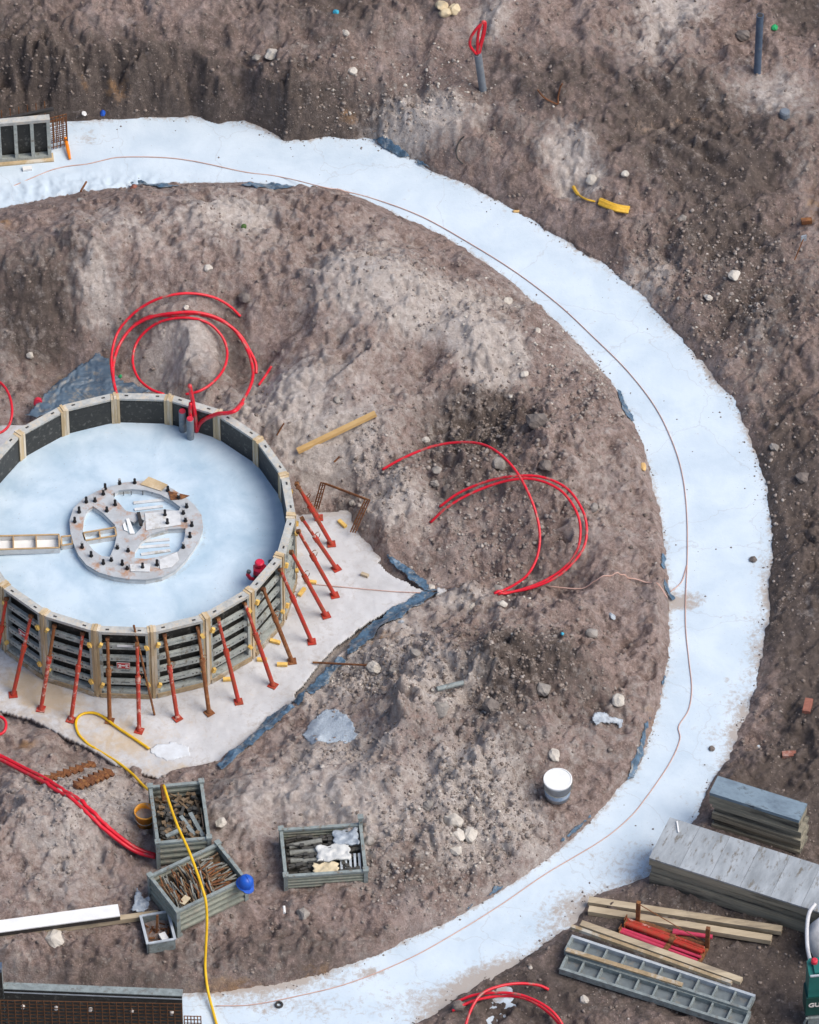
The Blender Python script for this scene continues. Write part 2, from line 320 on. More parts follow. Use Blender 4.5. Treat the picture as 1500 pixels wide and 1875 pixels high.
def concrete_material(name, c_lo, c_hi, rough, dirt=True, crack=True, dirtcol=(0.36, 0.30, 0.25)):
    m = bpy.data.materials.new(name); m.use_nodes = True; nt = m.node_tree; N = nt.nodes; L = nt.links
    b = N['Principled BSDF']; b.inputs['Roughness'].default_value = rough; b.inputs['Specular IOR Level'].default_value = 0.3
    tc = N.new('ShaderNodeTexCoord')
    def noise(s, d=6, r=0.6, dist=0.0):
        n = N.new('ShaderNodeTexNoise'); n.inputs['Scale'].default_value = s; n.inputs['Detail'].default_value = d; n.inputs['Roughness'].default_value = r; n.inputs['Distortion'].default_value = dist
        L.new(tc.outputs['Object'], n.inputs['Vector']); return n.outputs['Fac']
    r = N.new('ShaderNodeValToRGB'); r.color_ramp.elements[0].position = 0.3; r.color_ramp.elements[1].position = 0.62
    r.color_ramp.elements[0].color = (*c_lo, 1); r.color_ramp.elements[1].color = (*c_hi, 1); L.new(noise(1.3, 8, 0.62, 0.3), r.inputs[0]); c = r.outputs[0]
    def mix(f, a, col):
        x = N.new('ShaderNodeMix'); x.data_type = 'RGBA'; L.new(f, x.inputs['Factor']); L.new(a, x.inputs[6]); x.inputs[7].default_value = (*col, 1); return x.outputs[2]
    def rng_(f, a, b_, lo=0.0, hi=1.0):
        x = N.new('ShaderNodeMapRange'); x.inputs[1].default_value = a; x.inputs[2].default_value = b_; x.inputs[3].default_value = lo; x.inputs[4].default_value = hi; L.new(f, x.inputs[0]); return x.outputs[0]
    if dirt:
        at = N.new('ShaderNodeAttribute'); at.attribute_name = 'dirt'
        sp = N.new('ShaderNodeSeparateColor'); L.new(at.outputs['Color'], sp.inputs[0])
        a = N.new('ShaderNodeMath'); a.operation = 'ADD'; L.new(sp.outputs[0], a.inputs[0]); L.new(rng_(noise(11, 8, 0.75, 0.5), 0.3, 0.7, -0.42, 0.42), a.inputs[1])
        c = mix(rng_(a.outputs[0], 0.34, 0.80, 0, 0.85), c, dirtcol)
        a2 = N.new('ShaderNodeMath'); a2.operation = 'ADD'; L.new(sp.outputs[1], a2.inputs[0]); L.new(rng_(noise(5, 8, 0.7, 0.5), 0.3, 0.7, -0.4, 0.4), a2.inputs[1])
        c = mix(rng_(a2.outputs[0], 0.3, 0.9, 0, 0.75), c, (0.50, 0.38, 0.24))
        spk = rng_(noise(34, 3, 0.5), 0.70, 0.74, 0, 0.6); c = mix(spk, c, (0.25, 0.22, 0.2))
    if crack:
        vo = N.new('ShaderNodeTexVoronoi'); vo.feature = 'DISTANCE_TO_EDGE'; vo.inputs['Scale'].default_value = 0.62
        nv = N.new('ShaderNodeTexNoise'); nv.inputs['Scale'].default_value = 2.5; nv.inputs['Detail'].default_value = 5; L.new(tc.outputs['Object'], nv.inputs['Vector'])
        vm = N.new('ShaderNodeVectorMath'); vm.operation = 'MULTIPLY_ADD'; L.new(nv.outputs['Color'], vm.inputs[0]); vm.inputs[1].default_value = (0.5, 0.5, 0.5); L.new(tc.outputs['Object'], vm.inputs[2])
        L.new(vm.outputs[0], vo.inputs['Vector'])
        c = mix(rng_(vo.outputs['Distance'], 0.0065, 0.002, 0, 0.30), c, (0.36, 0.37, 0.38))
    L.new(c, b.inputs['Base Color'])
    if rough < 0.5: L.new(rng_(noise(1.7, 4, 0.55, 0.4), 0.38, 0.62, 0.22, 0.6), b.inputs['Roughness'])
    bp = N.new('ShaderNodeBump'); bp.inputs['Strength'].default_value = 0.25 if rough > 0.5 else 0.06; bp.inputs['Distance'].default_value = 0.02; L.new(noise(16, 8, 0.7), bp.inputs['Height']); L.new(bp.outputs[0], b.inputs['Normal'])
    return m

# ------------------------------------------------------------------ terrain
CTRL = [  # pixel x, pixel y, height
 (20,430,.8),(130,410,.85),(250,400,.85),(400,395,.75),(520,390,.55),(620,385,.42),(740,430,.42),(20,480,.95),(150,450,1.0),(300,440,1.0),(860,490,.4),(960,570,.36),(1060,660,.32),(1130,760,.28),(1180,880,.2),(1195,1000,.2),(1200,1100,.2),(1205,1150,.2),(1190,1250,.2),(1130,1400,.2),(1050,1500,.22),(900,1600,.25),(750,1690,.25),(600,1750,.26),(400,1775,.28),(200,1780,.32),(0,1785,.35),
 (20,560,.5),(130,560,.55),(250,500,.75),(100,640,.25),(400,480,.8),(500,560,.6),(440,620,.42),(330,630,.5),(340,660,.45),(280,705,.05),(430,690,.15),(0,700,.15),(-150,600,.4),(-150,450,1.0),
 (520,720,.5),(470,740,.45),(560,830,.4),(640,770,.5),(600,885,.2),(620,955,.05),(700,520,.75),(640,620,.6),(760,560,.65),(880,640,.6),(900,740,.3),(850,770,.25),(800,850,.35),(1000,800,.5),(720,900,.45),(680,960,.35),(900,950,.3),(1000,960,.4),(800,1020,.2),(900,1060,.08),(790,1060,.03),(1000,1050,.2),(1100,1060,.28),
 (900,1110,.3),(830,1095,.25),(1000,1150,.5),(900,1200,.65),(1050,1230,.55),(800,1250,.5),(700,1200,.3),(660,1240,.3),(900,1300,.6),(800,1350,.55),(740,1345,.6),(1000,1330,.45),(1020,1460,.4),(850,1450,.5),(700,1450,.5),(600,1340,.33),(560,1325,.28),(500,1400,.33),(450,1450,.36),(600,1560,.42),(350,1500,.32),(800,1550,.48),(430,1620,.4),(150,1500,.6),(60,1560,.65),(100,1650,.5),(230,1600,.4),(0,1450,.4),(100,1400,.2),(250,1430,.12),(0,1340,.15),(300,1740,.36),(100,1740,.4),(500,1700,.38),(-200,1600,.5),
 (0,100,1.1),(200,105,1.1),(400,110,.95),(500,160,.8),(650,170,.75),(760,200,.6),(880,160,.7),(0,20,1.2),(400,20,1.1),(800,20,1.0),(860,280,.5),(1000,330,.32),(1000,400,.18),(900,340,.25),(1100,300,.6),(1200,200,.7),(1300,100,.7),(1450,50,.6),(1450,200,.6),(1300,300,.5),(1200,500,.2),(1130,440,.22),(1300,600,.2),(1300,520,.32),(1400,400,.45),(1480,600,.4),(1390,750,.16),(1440,900,.16),(1440,1100,.14),(1430,1250,.12),(1490,900,.28),(1490,1100,.25),(1480,1300,.2),(1400,1400,.18),(1480,1500,.18),(1200,1680,.12),(1000,1800,.12),(1100,1850,.15),(1450,1800,.12),(900,1860,.1),(1350,1560,.15)]
def amp_z(a, b, z):
    r = math.hypot(*unp(a, b, z)[:2]); k = 0.75*min(max((7.9-r)/1.2, 0), 1) if r < 9 else 0.35*min(max((r-10.4)/1.2, 0), 1)
    return 0.36+(z-0.36)*(1+k)
CTRL = [(a, b, amp_z(a, b, z)) for a, b, z in CTRL]
cp = np.array([[*unp(a, b, z)[:2], z] for a, b, z in CTRL])
def tps_fit(P, lam=0.012):
    n = len(P); d2 = ((P[:, None, :2]-P[None, :, :2])**2).sum(-1)
    K = 0.5*d2*np.log(d2+1e-9); K[np.arange(n), np.arange(n)] += lam*n*0.1
    A = np.zeros((n+3, n+3)); A[:n, :n] = K; A[:n, n] = 1; A[:n, n+1:] = P[:, :2]; A[n, :n] = 1; A[n+1:, :n] = P[:, :2].T
    return np.linalg.solve(A, np.concatenate([P[:, 2], [0, 0, 0]]))
TW = tps_fit(cp)
def tps(x, y):
    s = TW[len(cp)]+TW[len(cp)+1]*x+TW[len(cp)+2]*y
    for (a, b, _), w in zip(cp, TW):
        d2 = (x-a)**2+(y-b)**2; s = s+w*0.5*d2*np.log(d2+1e-9)
    return s
def edge_table(pts, zs):
    t = []
    for (a, b), z in zip(pts, zs):
        u = unp(a, b, z); t.append((math.atan2(u[1], u[0]), math.hypot(u[0], u[1])))
    t.sort(); return np.array(t)
INN = [(0,385),(120,362),(250,345),(480,340),(620,350),(740,400),(860,460),(960,540),(1060,630),(1130,720),(1180,830),(1210,960),(1222,1080),(1225,1150),(1215,1250),(1170,1400),(1080,1505),(920,1630),(750,1720),(600,1780),(400,1815),(200,1812),(0,1800)]
INZ = [0]*23
OUT = [(-100,232),(20,225),(130,222),(250,216),(350,211),(400,226),(450,216),(490,240),(520,258),(600,250),(680,256),(790,310),(900,360),(1000,420),(1100,480),(1180,545),(1270,650),(1340,730),(1390,850),(1412,960),(1410,1080),(1400,1180),(1385,1260),(1350,1345),(1310,1420),(1270,1500),(1190,1600),(1120,1630),(1075,1645),(1045,1695),(960,1755),(880,1800),(790,1860),(700,1900)]
TIN = edge_table(INN, INZ); TOUT = edge_table(OUT, [0]*len(OUT))
def rad_at(T, th): return np.interp(th, T[:, 0], T[:, 1], left=T[0, 1], right=T[-1, 1])
PADPX = [(818,1082),(740,1045),(700,1022),(660,985),(640,940),(590,890),(540,810),(480,740),(420,700),(300,690),(215,672),(190,660),(120,705),(40,770),(-60,800),(-400,900),(-420,1200),(-200,1285),(0,1295),(60,1310),(110,1335),(170,1365),(215,1395),(300,1422),(405,1395),(500,1318),(575,1258),(625,1200),(690,1150)]
PAD = [tuple(unp(a, b, 0)[:2]) for a, b in PADPX]
PAD[5:9] = [(2.62*math.cos(t), 2.62*math.sin(t)) for t in (0.42, 0.75, 1.05, 1.3)]
PAD = np.array(PAD)
def sdist(x, y, P):
    d = np.full(np.shape(x), 1e9); ins = np.zeros(np.shape(x), bool); n = len(P)
    for i in range(n):
        ax, ay = P[i]; bx, by = P[(i+1) % n]; ex, ey = bx-ax, by-ay
        t = np.clip(((x-ax)*ex+(y-ay)*ey)/(ex*ex+ey*ey), 0, 1)
        d = np.minimum(d, np.hypot(x-ax-t*ex, y-ay-t*ey))
        c = ((ay > y) != (by > y)) & (x < (bx-ax)*(y-ay)/(by-ay+1e-12)+ax); ins ^= c
    return np.where(ins, -d, d)
def blob(x, y, px, py, z, rx, ry):
    u = unp(px, py, z); return np.exp(-(((x-u[0])/(rx*0.0084))**2+((y-u[1])/(ry*0.0113))**2))
SCULPT = [(330,645,.45,90,45,.13),(240,690,.2,40,30,-.15),(430,660,.3,35,60,-.18),(250,560,.6,160,30,-.10),(120,660,.25,70,25,-.15),(560,700,.5,60,40,.18),(480,640,.45,40,50,-.12),(640,560,.6,80,50,.20),(760,640,.5,80,50,-.12),(860,600,.6,70,45,.22),(870,790,.3,90,40,-.25),(1010,780,.45,60,50,.22),(700,800,.5,70,30,.10),(760,990,.3,60,35,-.12),(960,900,.35,60,50,.15),(880,1050,.1,110,20,-.15),
 (900,1210,.6,130,50,.22),(1080,1200,.5,60,40,.12),(760,1300,.5,40,60,.18),(740,1350,.6,40,28,.22),(850,1330,.5,40,70,-.15),(930,1380,.5,70,60,.10),(680,1290,.35,50,40,-.10),(700,1440,.5,90,40,.14),(860,1450,.5,40,50,.16),(780,1480,.45,30,70,-.16),(480,1460,.4,70,40,.10),(1000,1440,.4,50,30,-.05),(140,1490,.6,110,50,.16),(60,1600,.6,60,50,-.12),(210,1580,.4,60,40,-.08),
 (860,300,.5,45,40,.20),(960,260,.5,60,40,.15),(1060,300,.5,60,40,-.08),(1180,430,.4,70,40,.10),(1320,430,.45,90,40,-.12),(1240,250,.6,140,60,-.08),(1400,620,.35,60,70,.10),(620,130,.9,140,30,.14),(250,60,1.1,160,30,.12),(760,120,.8,60,30,-.08)]
STEP = 0.0215
def stretch(a, b, far):
    core = np.arange(a, b+1e-6, STEP); g = [STEP]; tot = 0
    while tot < far: g.append(g[-1]*1.25); tot += g[-1]
    g = np.cumsum(np.array(g[1:])); return np.concatenate([a-g[::-1], core, b+g]), len(g), len(core)
XS, nx0, nxc = stretch(-2.9, 11.9, 120.0); YS, ny0, nyc = stretch(-10.3, 12.6, 160.0)
GX, GY = np.meshgrid(XS, YS)
def build_height():
    x, y = GX, GY
    xc = np.clip(x, -4, 13); yc = np.clip(y, -11.5, 14)
    base = tps(xc, yc)
    far = smooth01((np.hypot(x-4.5, y-1)-16)/25); base = base*(1-far)+0.4*far
    r = np.hypot(x, y); th = np.arctan2(y, x)
    upb = smooth01((th-1.05)/0.35)*(r > 9.3)
    wob = upb*smooth01((r-9.9)/0.25)*(0.20*fbm(x, y, 0.9, 3, 22, ridge=True)+0.05*np.tanh(4*fbm(x, y, 0.4, 3, 24)))+0.075*fbm(x, y, 0.55, 3, 21)+0.03*fbm(x, y, 0.13, 3, 31)
    din = rad_at(TIN, th)-r+wob*0.8
    # no ring slab is seen left of the frame: close the ring there with the table ends
    dout = r-rad_at(TOUT, th)+wob
    dpad = sdist(x, y, PAD)+wob+0.17*np.clip(blob(x, y, 60, 1330, 0, 170, 50)+blob(x, y, 230, 1400, 0, 130, 30), 0, 1)
    inner = din > 0
    # relief
    lump = 0.27*fbm(x, y, 1.5, 4, 1)+0.10*fbm(x, y, 0.6, 4, 5, 0.55)+0.05*(1-np.abs(fbm(x, y, 0.9, 3, 45))*3)
    rid = 0.045*fbm(x, y, 0.32, 4, 9, 0.55, ridge=True)
    fine = 0.020*fbm(x, y, 0.085, 3, 15, 0.6)
    w1 = x+0.12*fbm(x, y, 0.5, 2, 201); w2 = y+0.12*fbm(x, y, 0.5, 2, 205)
    scarp = 0.036*np.tanh(7*fbm(w1, w2, 0.62, 3, 211))+0.028*np.tanh(7*fbm(w1, w2, 0.27, 3, 221))+0.013*np.tanh(6*fbm(w1, w2, 0.12, 2, 231))
    calm = 1-0.9*np.clip(blob(x, y, 1220, 1730, .1, 190, 100)+blob(x, y, 1390, 1540, .1, 130, 70)+blob(x, y, 590, 1580, .4, 80, 50)+blob(x, y, 350, 1580, .4, 80, 90)+blob(x, y, 1500, 1800, .1, 60, 80)+blob(x, y, 130, 1700, .4, 170, 30)+0.8*blob(x, y, 90, 1410, .2, 130, 40)+0.8*blob(x, y, 190, 1500, .4, 80, 50)+0.95*blob(x, y, 608, 1340, .33, 75, 45)+0.9*blob(x, y, 1130, 1790, .1, 120, 60)+0.5*blob(x, y, 1400, 180, .6, 100, 60), 0, 1)
    rough = 0.30+1.05*smooth01(0.5+1.3*fbm(x, y, 1.8, 3, 41))
    # steep scraped face behind the round formwork: streaks down the slope
    u0 = unp(170, 500, .7); m_st = np.exp(-((x-u0[0])/2.6)**2-((y-u0[1])/1.25)**2)
    streak = 0.07*fbm(x*1.0, y*0.16, 0.28, 4, 51, 0.6)*m_st
    # bucket-tooth furrows upper right
    u1 = unp(1260, 255, .6); dx, dy = x-u1[0], y-u1[1]
    e1 = unp(1340, 330, .6)-unp(1160, 200, .6); e1 = e1[:2]/np.hypot(*e1[:2]); a = dx*e1[0]+dy*e1[1]; bb = -dx*e1[1]+dy*e1[0]
    m_f = np.exp(-(a/1.7)**2-(bb/0.95)**2)
    furrow = 0.05*np.sin(bb*2*np.pi/0.34+1.5*fbm(x, y, 1.2, 2, 61))*m_f+0.02*fbm(a*0.15, bb, 0.12, 3, 63)*m_f*2
    big = 0.0
    for q in SCULPT: big = big+q[5]*blob(x, y, q[0], q[1], q[2], q[3], q[4])
    wx = x+0.5*fbm(x, y, 1.6, 2, 301); wy = y+0.5*fbm(x, y, 1.6, 2, 305)
    heap = 0.20*(fbm(wx, wy, 1.35, 3, 311, 0.5, ridge=True)-0.45)
    dist_edge = smooth01(np.minimum(np.abs(din), np.abs(dout))/0.9)
    big = (big+heap*calm)*dist_edge
    base = base+big
    relief = (lump*0.8+rid*rough+fine*rough+scarp*rough)*calm+streak+furrow
    z_in = np.minimum(base+relief, np.where(din > 0, din*np.interp(th, [-1.2, -0.4, 0.1, 0.7], [2.2, 1.7, 1.3, 0.85])+0.02, din*1.2)+0.35*relief)
    z_pad = np.where(dpad > 0, dpad*1.55, dpad*1.2)+0.35*relief*smooth01(dpad/0.4)
    z_in = np.minimum(z_in, z_pad)
    steep = np.interp(th, [-1.3, -0.6, 0.3, 0.9, 1.3, 1.9], [0.6, 0.6, 0.9, 0.95, 2.0, 2.3])
    z_out = np.minimum(base+relief, np.where(dout > 0, dout*steep+0.3*relief, dout*1.2))
    z = np.where(r < 9.1, z_in, z_out)
    slab = (r >= 9.1-1.2) & (din < 0) & (dout < 0); z = np.where(slab, np.minimum(z, -0.02), z)
    z = np.where(dpad < 0, np.minimum(z, -0.02), z)
    z = np.maximum(z, -0.14)
    return z, din, dout, dpad, m_st, m_f
Z, DIN, DOUT, DPAD, MST, MF = build_height()
SOIL = (DPAD > 0.05) & ((DIN > 0.05) | (DOUT > 0.05))

# clods pressed into the soil surface
def zone(px, py, rx, ry, n, r0, r1):
    out = []
    for _ in range(n):
        a = nrng.normal(0, 0.6)*rx; b = nrng.normal(0, 0.6)*ry; out.append((px+a, py+b, r0+(r1-r0)*nrng.random()**2.2))
    return out
clods = [(nrng.uniform(-20, 1520), nrng.uniform(-20, 1895), 0.025+0.085*nrng.random()**3) for _ in range(5200)]
clods += zone(880, 800, 110, 80, 260, .03, .16)+zone(900, 1260, 170, 110, 420, .03, .15)+zone(1000, 800, 120, 120, 160, .03, .12)+zone(660, 1240, 120, 70, 160, .03, .1)+zone(880, 1480, 120, 100, 220, .03, .14)+zone(750, 1600, 120, 70, 160, .03, .1)+zone(960, 970, 120, 90, 200, .03, .1)+zone(100, 170, 260, 35, 120, .05, .2)+zone(600, 220, 220, 35, 100, .04, .16)+zone(150, 1520, 160, 110, 140, .03, .1)+zone(1300, 520, 160, 120, 160, .03, .1)+zone(740, 1340, 60, 40, 20, .1, .22)
zsm = Z.copy()
for cx, cy, r in clods:
    u = unp(cx, cy, 0.4)
    ix = int(round((u[0]-XS[nx0])/STEP))+nx0; iy = int(round((u[1]-YS[ny0])/STEP))+ny0; k = int(r*1.5/STEP)+1
    if not (nx0+k < ix < nx0+nxc-k and ny0+k < iy < ny0+nyc-k): continue
    if not SOIL[iy, ix]: continue
    sl = (slice(iy-k, iy+k+1), slice(ix-k, ix+k+1))
    xx = GX[sl]-u[0]; yy = GY[sl]-u[1]; t = nrng.uniform(0, np.pi); e = nrng.uniform(0.6, 1.0)
    xr = xx*np.cos(t)+yy*np.sin(t); yr = (-xx*np.sin(t)+yy*np.cos(t))/e
    ph = nrng.uniform(0, 6.28); ang = np.arctan2(yr, xr)
    d = np.hypot(xr, yr)/(r*(1+0.18*np.sin(3*ang+ph)+0.1*np.sin(5*ang+2*ph)))
    hgt = r*nrng.uniform(0.35, 0.75)
    tilt = (xr*nrng.uniform(-.4, .4)+yr*nrng.uniform(-.4, .4))
    Z[sl] += np.where(d < 1, (np.sqrt(np.clip(1-d**2.6, 0, 1))*hgt+tilt*np.clip(1-d, 0, 1)), 0)*np.where(SOIL[sl], 1, 0)

def terr(x, y, Z=Z):
    fx = np.interp(x, XS, np.arange(len(XS))); fy = np.interp(y, YS, np.arange(len(YS)))
    i = np.clip(np.floor(fx).astype(int), 0, len(XS)-2); j = np.clip(np.floor(fy).astype(int), 0, len(YS)-2); a = fx-i; b = fy-j
    return (Z[j, i]*(1-a)+Z[j, i+1]*a)*(1-b)+(Z[j+1, i]*(1-a)+Z[j+1, i+1]*a)*b
_r = np.hypot(GX, GY)
ZG = np.where((_r > 7.8) & (_r < 10.4), np.maximum(Z, 0.0), np.where((_r < 7.0) & (DPAD < 0.1), np.maximum(Z, 0.0), Z))
def ground_z(x, y):
    """top of whatever is there: soil, ring slab or pad"""
    return terr(x, y, ZG)
def _gz(x, y):
    i = min(max(int((x-XS[nx0])/STEP)+nx0, nx0), nx0+nxc-2); j = min(max(int((y-YS[ny0])/STEP)+ny0, ny0), ny0+nyc-2)
    a = min(max((x-XS[i])/STEP, 0), 1); b = min(max((y-YS[j])/STEP, 0), 1)
    return (ZG[j, i]*(1-a)+ZG[j, i+1]*a)*(1-b)+(ZG[j+1, i]*(1-a)+ZG[j+1, i+1]*a)*b
def G(px, py, dz=0.0):
    z = 0.4
    for k in range(40):
        p = unp(px, py, z); z = 0.6*z+0.4*(_gz(p[0], p[1])+dz)
    return unp(px, py, z)

def build_ground():
    x, y, z = GX, GY, Z
    pale = np.zeros_like(x); dark = np.zeros_like(x); tan = np.zeros_like(x)
    for q in [(895,655,.6,45,35,1.6),(930,640,.6,30,25,.9),(800,590,.6,70,30,.6),(860,620,.6,40,25,.7),(770,215,.6,60,18,.8),(850,1430,.5,60,40,.3),(640,1190,.3,60,40,.4),(800,1290,.5,40,30,.5),(800,560,.6,130,50,.55),(1040,290,.5,45,45,.95),(1070,330,.5,40,25,.9),(500,740,.5,60,40,.85),(600,820,.4,90,50,.75),(720,920,.4,70,45,.6),(560,700,.5,120,60,.35),(330,640,.5,70,40,.75),(440,400,.8,70,50,.55),(180,560,.6,40,40,.5),(760,210,.6,120,40,.55),(880,220,.5,80,30,.2),(900,60,.9,40,40,.5),(1240,30,.7,70,30,.6),(1200,90,.7,80,50,.4),(1400,170,.6,90,60,.45),(1470,330,.5,40,80,.3),(600,1230,.3,70,60,.5),(800,1270,.5,90,60,.45),(700,1500,.5,130,80,.45),(850,1430,.5,90,60,.4),(620,1380,.35,100,50,.4),(150,1440,.4,130,60,.45),(100,1560,.6,110,70,.35),(1180,500,.4,70,50,.45),(1250,720,.35,50,90,.2),(1400,640,.35,60,80,.3),(480,1480,.4,110,60,.35),(950,1510,.4,60,50,.4),(850,1540,.5,60,40,.4),(660,540,.7,90,80,.35),(300,440,.9,140,50,.3),(830,1090,.3,60,25,.5),(720,1160,.3,90,60,.4),(1090,590,.45,60,60,.3),(1250,1680,.1,40,20,.1)]:
        pale += q[5]*blob(x, y, q[0], q[1], q[2], q[3], q[4])
    for q in [(860,790,.3,110,60,.9),(900,740,.3,90,50,.5),(950,1230,.6,150,70,.65),(900,1330,.5,80,70,.45),(830,900,.35,90,50,.6),(1380,560,.4,130,70,.45),(1280,240,.6,190,100,.55),(1320,440,.45,120,50,.5),(1450,850,.35,70,200,.65),(1470,1200,.3,70,250,.65),(1440,1450,.2,120,80,.6),(1250,1750,.1,220,120,.75),(1480,1750,.1,100,150,.7),(1350,330,.5,150,60,.4),(40,40,1.2,120,60,.3),(960,1830,.1,120,50,.45),(150,170,.6,320,50,.95),(560,215,.5,200,40,.7),(740,1600,.45,100,40,.5),(950,1420,.4,60,60,.4),(420,650,.2,50,70,.6),(280,700,.1,60,25,.6),(60,620,.3,90,50,.5),(70,520,.7,120,70,.55),(640,930,.1,40,40,.6),(550,850,.2,30,50,.6),(1050,1060,.2,60,40,.3),(800,1010,.2,70,30,.4),(1100,1300,.4,80,60,.3),(300,1760,.5,300,50,.35),(500,1720,.5,250,60,.3),(1000,150,.7,160,60,.35),(600,40,1.0,250,60,.3),(1480,30,.6,60,60,.6),(170,1410,.15,60,25,.6),(100,1370,.15,80,25,.4),(760,1370,.55,50,40,.4),(420,1430,.3,60,40,.4)]:  # dark soil, plus painted shade on bank faces, in hollows and beside the bucket
        dark += q[5]*blob(x, y, q[0], q[1], q[2], q[3], q[4])
    for q in [(215,180,.3,26,10,.6),(155,190,.2,12,8,.5),(640,215,.3,24,8,.5),(1230,640,.2,25,60,.45),(120,680,.2,30,18,.6),(45,1355,.15,24,12,.7),(1490,370,.45,20,60,.4),(1200,1340,.2,14,60,.5),(10,400,1.1,14,14,.6),(700,1165,.3,60,14,.5),(430,1800,.2,90,12,.5),(600,1770,.2,60,12,.35),(1190,240,.6,60,40,.2),(1290,220,.6,50,15,.35)]:
        tan += q[5]*blob(x, y, q[0], q[1], q[2], q[3], q[4])
    pale += 0.26*fbm(x, y, 1.6, 4, 71)+np.where(np.hypot(x, y) < 9.1, 0.24, 0.12); dark += 0.25*fbm(x, y, 1.9, 4, 81)+0.05+0.20*(np.hypot(x, y) > 9.1); tan += 0.10*fbm(x, y, 2.5, 3, 91)
    pale += MF*0.25*np.clip(fbm(x, y, 0.4, 3, 95), 0, 1)
    ny, nx = x.shape
    co = np.stack([x, y, z], -1).reshape(-1, 3).astype(np.float32)
    me = bpy.data.meshes.new('ground'); me.vertices.add(len(co)); me.vertices.foreach_set('co', co.ravel())
    idx = np.arange(ny*nx).reshape(ny, nx); q = np.stack([idx[:-1, :-1], idx[:-1, 1:], idx[1:, 1:], idx[1:, :-1]], -1).reshape(-1, 4)
    me.loops.add(q.size); me.loops.foreach_set('vertex_index', q.ravel().astype(np.int32))
    me.polygons.add(len(q)); me.polygons.foreach_set('loop_start', (np.arange(len(q))*4).astype(np.int32))
    me.polygons.foreach_set('use_smooth', np.ones(len(q), bool))
    at = me.attributes.new('soil_tone', 'FLOAT_COLOR', 'POINT')
    at.data.foreach_set('color', np.clip(np.stack([pale, dark, tan, np.ones_like(x)], -1), 0, 1).reshape(-1).astype(np.float32))
    me.update(); me.validate(); me.materials.append(soil_material())
    o = bpy.data.objects.new('ground', me); COL.objects.link(o)
    return tag(o, 'uneven grey-brown dug soil with banks and heaps', None, None, 'structure')
build_ground()

# ------------------------------------------------------------------ ring slab and pad
def grid_sheet(name, X, Y, Zs, m, mask=None, attr=None, loc=(0, 0, 0), thick=0.0, wrap=False):
    ny, nx = X.shape; idx = np.arange(ny*nx).reshape(ny, nx)
    q = np.stack([idx[:-1, :-1], idx[:-1, 1:], idx[1:, 1:], idx[1:, :-1]], -1).reshape(-1, 4)
    if mask is not None:
        mk = (mask[:-1, :-1] & mask[:-1, 1:] & mask[1:, 1:] & mask[1:, :-1]).reshape(-1); q = q[mk]
    used = np.unique(q); remap = -np.ones(ny*nx, int); remap[used] = np.arange(len(used)); q = remap[q]
    co = np.stack([X, Y, Zs], -1).reshape(-1, 3)[used]-np.array(loc); extra = attr.reshape(-1, 4)[used] if attr is not None else None
    if thick:
        n = len(co); e = {}
        for a in q:
            for i in range(4):
                k = (a[i], a[(i+1) % 4]); e[k] = 1
        side = [(a, b) for (a, b) in e if (b, a) not in e]
        co = np.vstack([co, co-np.array([0, 0, thick])])
        q = np.vstack([q, q[:, ::-1]+n, np.array([(b, a, a+n, b+n) for a, b in side])])
        if extra is not None: extra = np.vstack([extra, extra])
    me = bpy.data.meshes.new(name); me.vertices.add(len(co)); me.vertices.foreach_set('co', co.astype(np.float32).ravel())
    me.loops.add(q.size); me.loops.foreach_set('vertex_index', q.ravel().astype(np.int32))
    me.polygons.add(len(q)); me.polygons.foreach_set('loop_start', (np.arange(len(q))*4).astype(np.int32)); me.polygons.foreach_set('use_smooth', np.ones(len(q), bool))
    if extra is not None:
        a = me.attributes.new('dirt', 'FLOAT_COLOR', 'POINT'); a.data.foreach_set('color', np.clip(extra, 0, 1).astype(np.float32).ravel())
    me.update(); me.validate(); me.materials.append(m)
    o = bpy.data.objects.new(name, me); COL.objects.link(o); o.location = loc; return o

ring_mat = concrete_material('blinding_concrete', (0.475, 0.572, 0.655), (0.585, 0.672, 0.742), 0.8)
th = np.linspace(math.radians(-115), math.radians(115), 1500); rr = np.linspace(7.9, 10.45, 70)
TH, RR = np.meshgrid(th, rr); RX, RY = RR*np.cos(TH), RR*np.sin(TH)
rin, rout = rad_at(TIN, TH), rad_at(TOUT, TH)
zz = 0.005*fbm(RX, RY, 0.8, 3, 101)
u = unp(150, 350, 0); lump = np.exp(-((RX-u[0])/1.6)**2-((RY-u[1])/0.35)**2); zz = zz+lump*0.06*np.clip(fbm(RX, RY, 0.25, 4, 103, ridge=True)+0.2, 0, 1)
dirt = 0.75*np.exp(-np.clip(rout-RR, 0, 9)/0.13)*(0.7+0.9*fbm(RX, RY, 0.7, 3, 107))+0.55*np.exp(-np.clip(RR-rin, 0, 9)/0.09)
for q in [(1250,1095,40,14,.7),(1255,1110,30,10,.6),(1405,1075,25,60,.5),(160,255,30,12,.5),(870,1800,60,25,.75),(930,1770,50,25,.6),(680,1780,30,10,.6),(500,1800,160,18,.55),(800,1830,80,25,.5),(600,1850,120,25,.4),(1040,1660,60,40,.4),(1130,1590,70,40,.35),(1350,1300,30,60,.4),(1380,1180,25,60,.35),(1020,1490,60,14,.25),(1300,1345,40,25,.3),(1200,1550,60,30,.25),(1000,1690,80,30,.25),(440,1835,120,22,.35),(1265,1240,40,80,.22),(480,225,50,10,.4),(1390,800,20,40,.4),(1310,700,25,25,.35),(1225,600,30,25,.25)]:
    dirt = dirt+q[4]*blob(RX, RY, q[0], q[1], 0, q[2], q[3])
_q = np.random.default_rng(17)
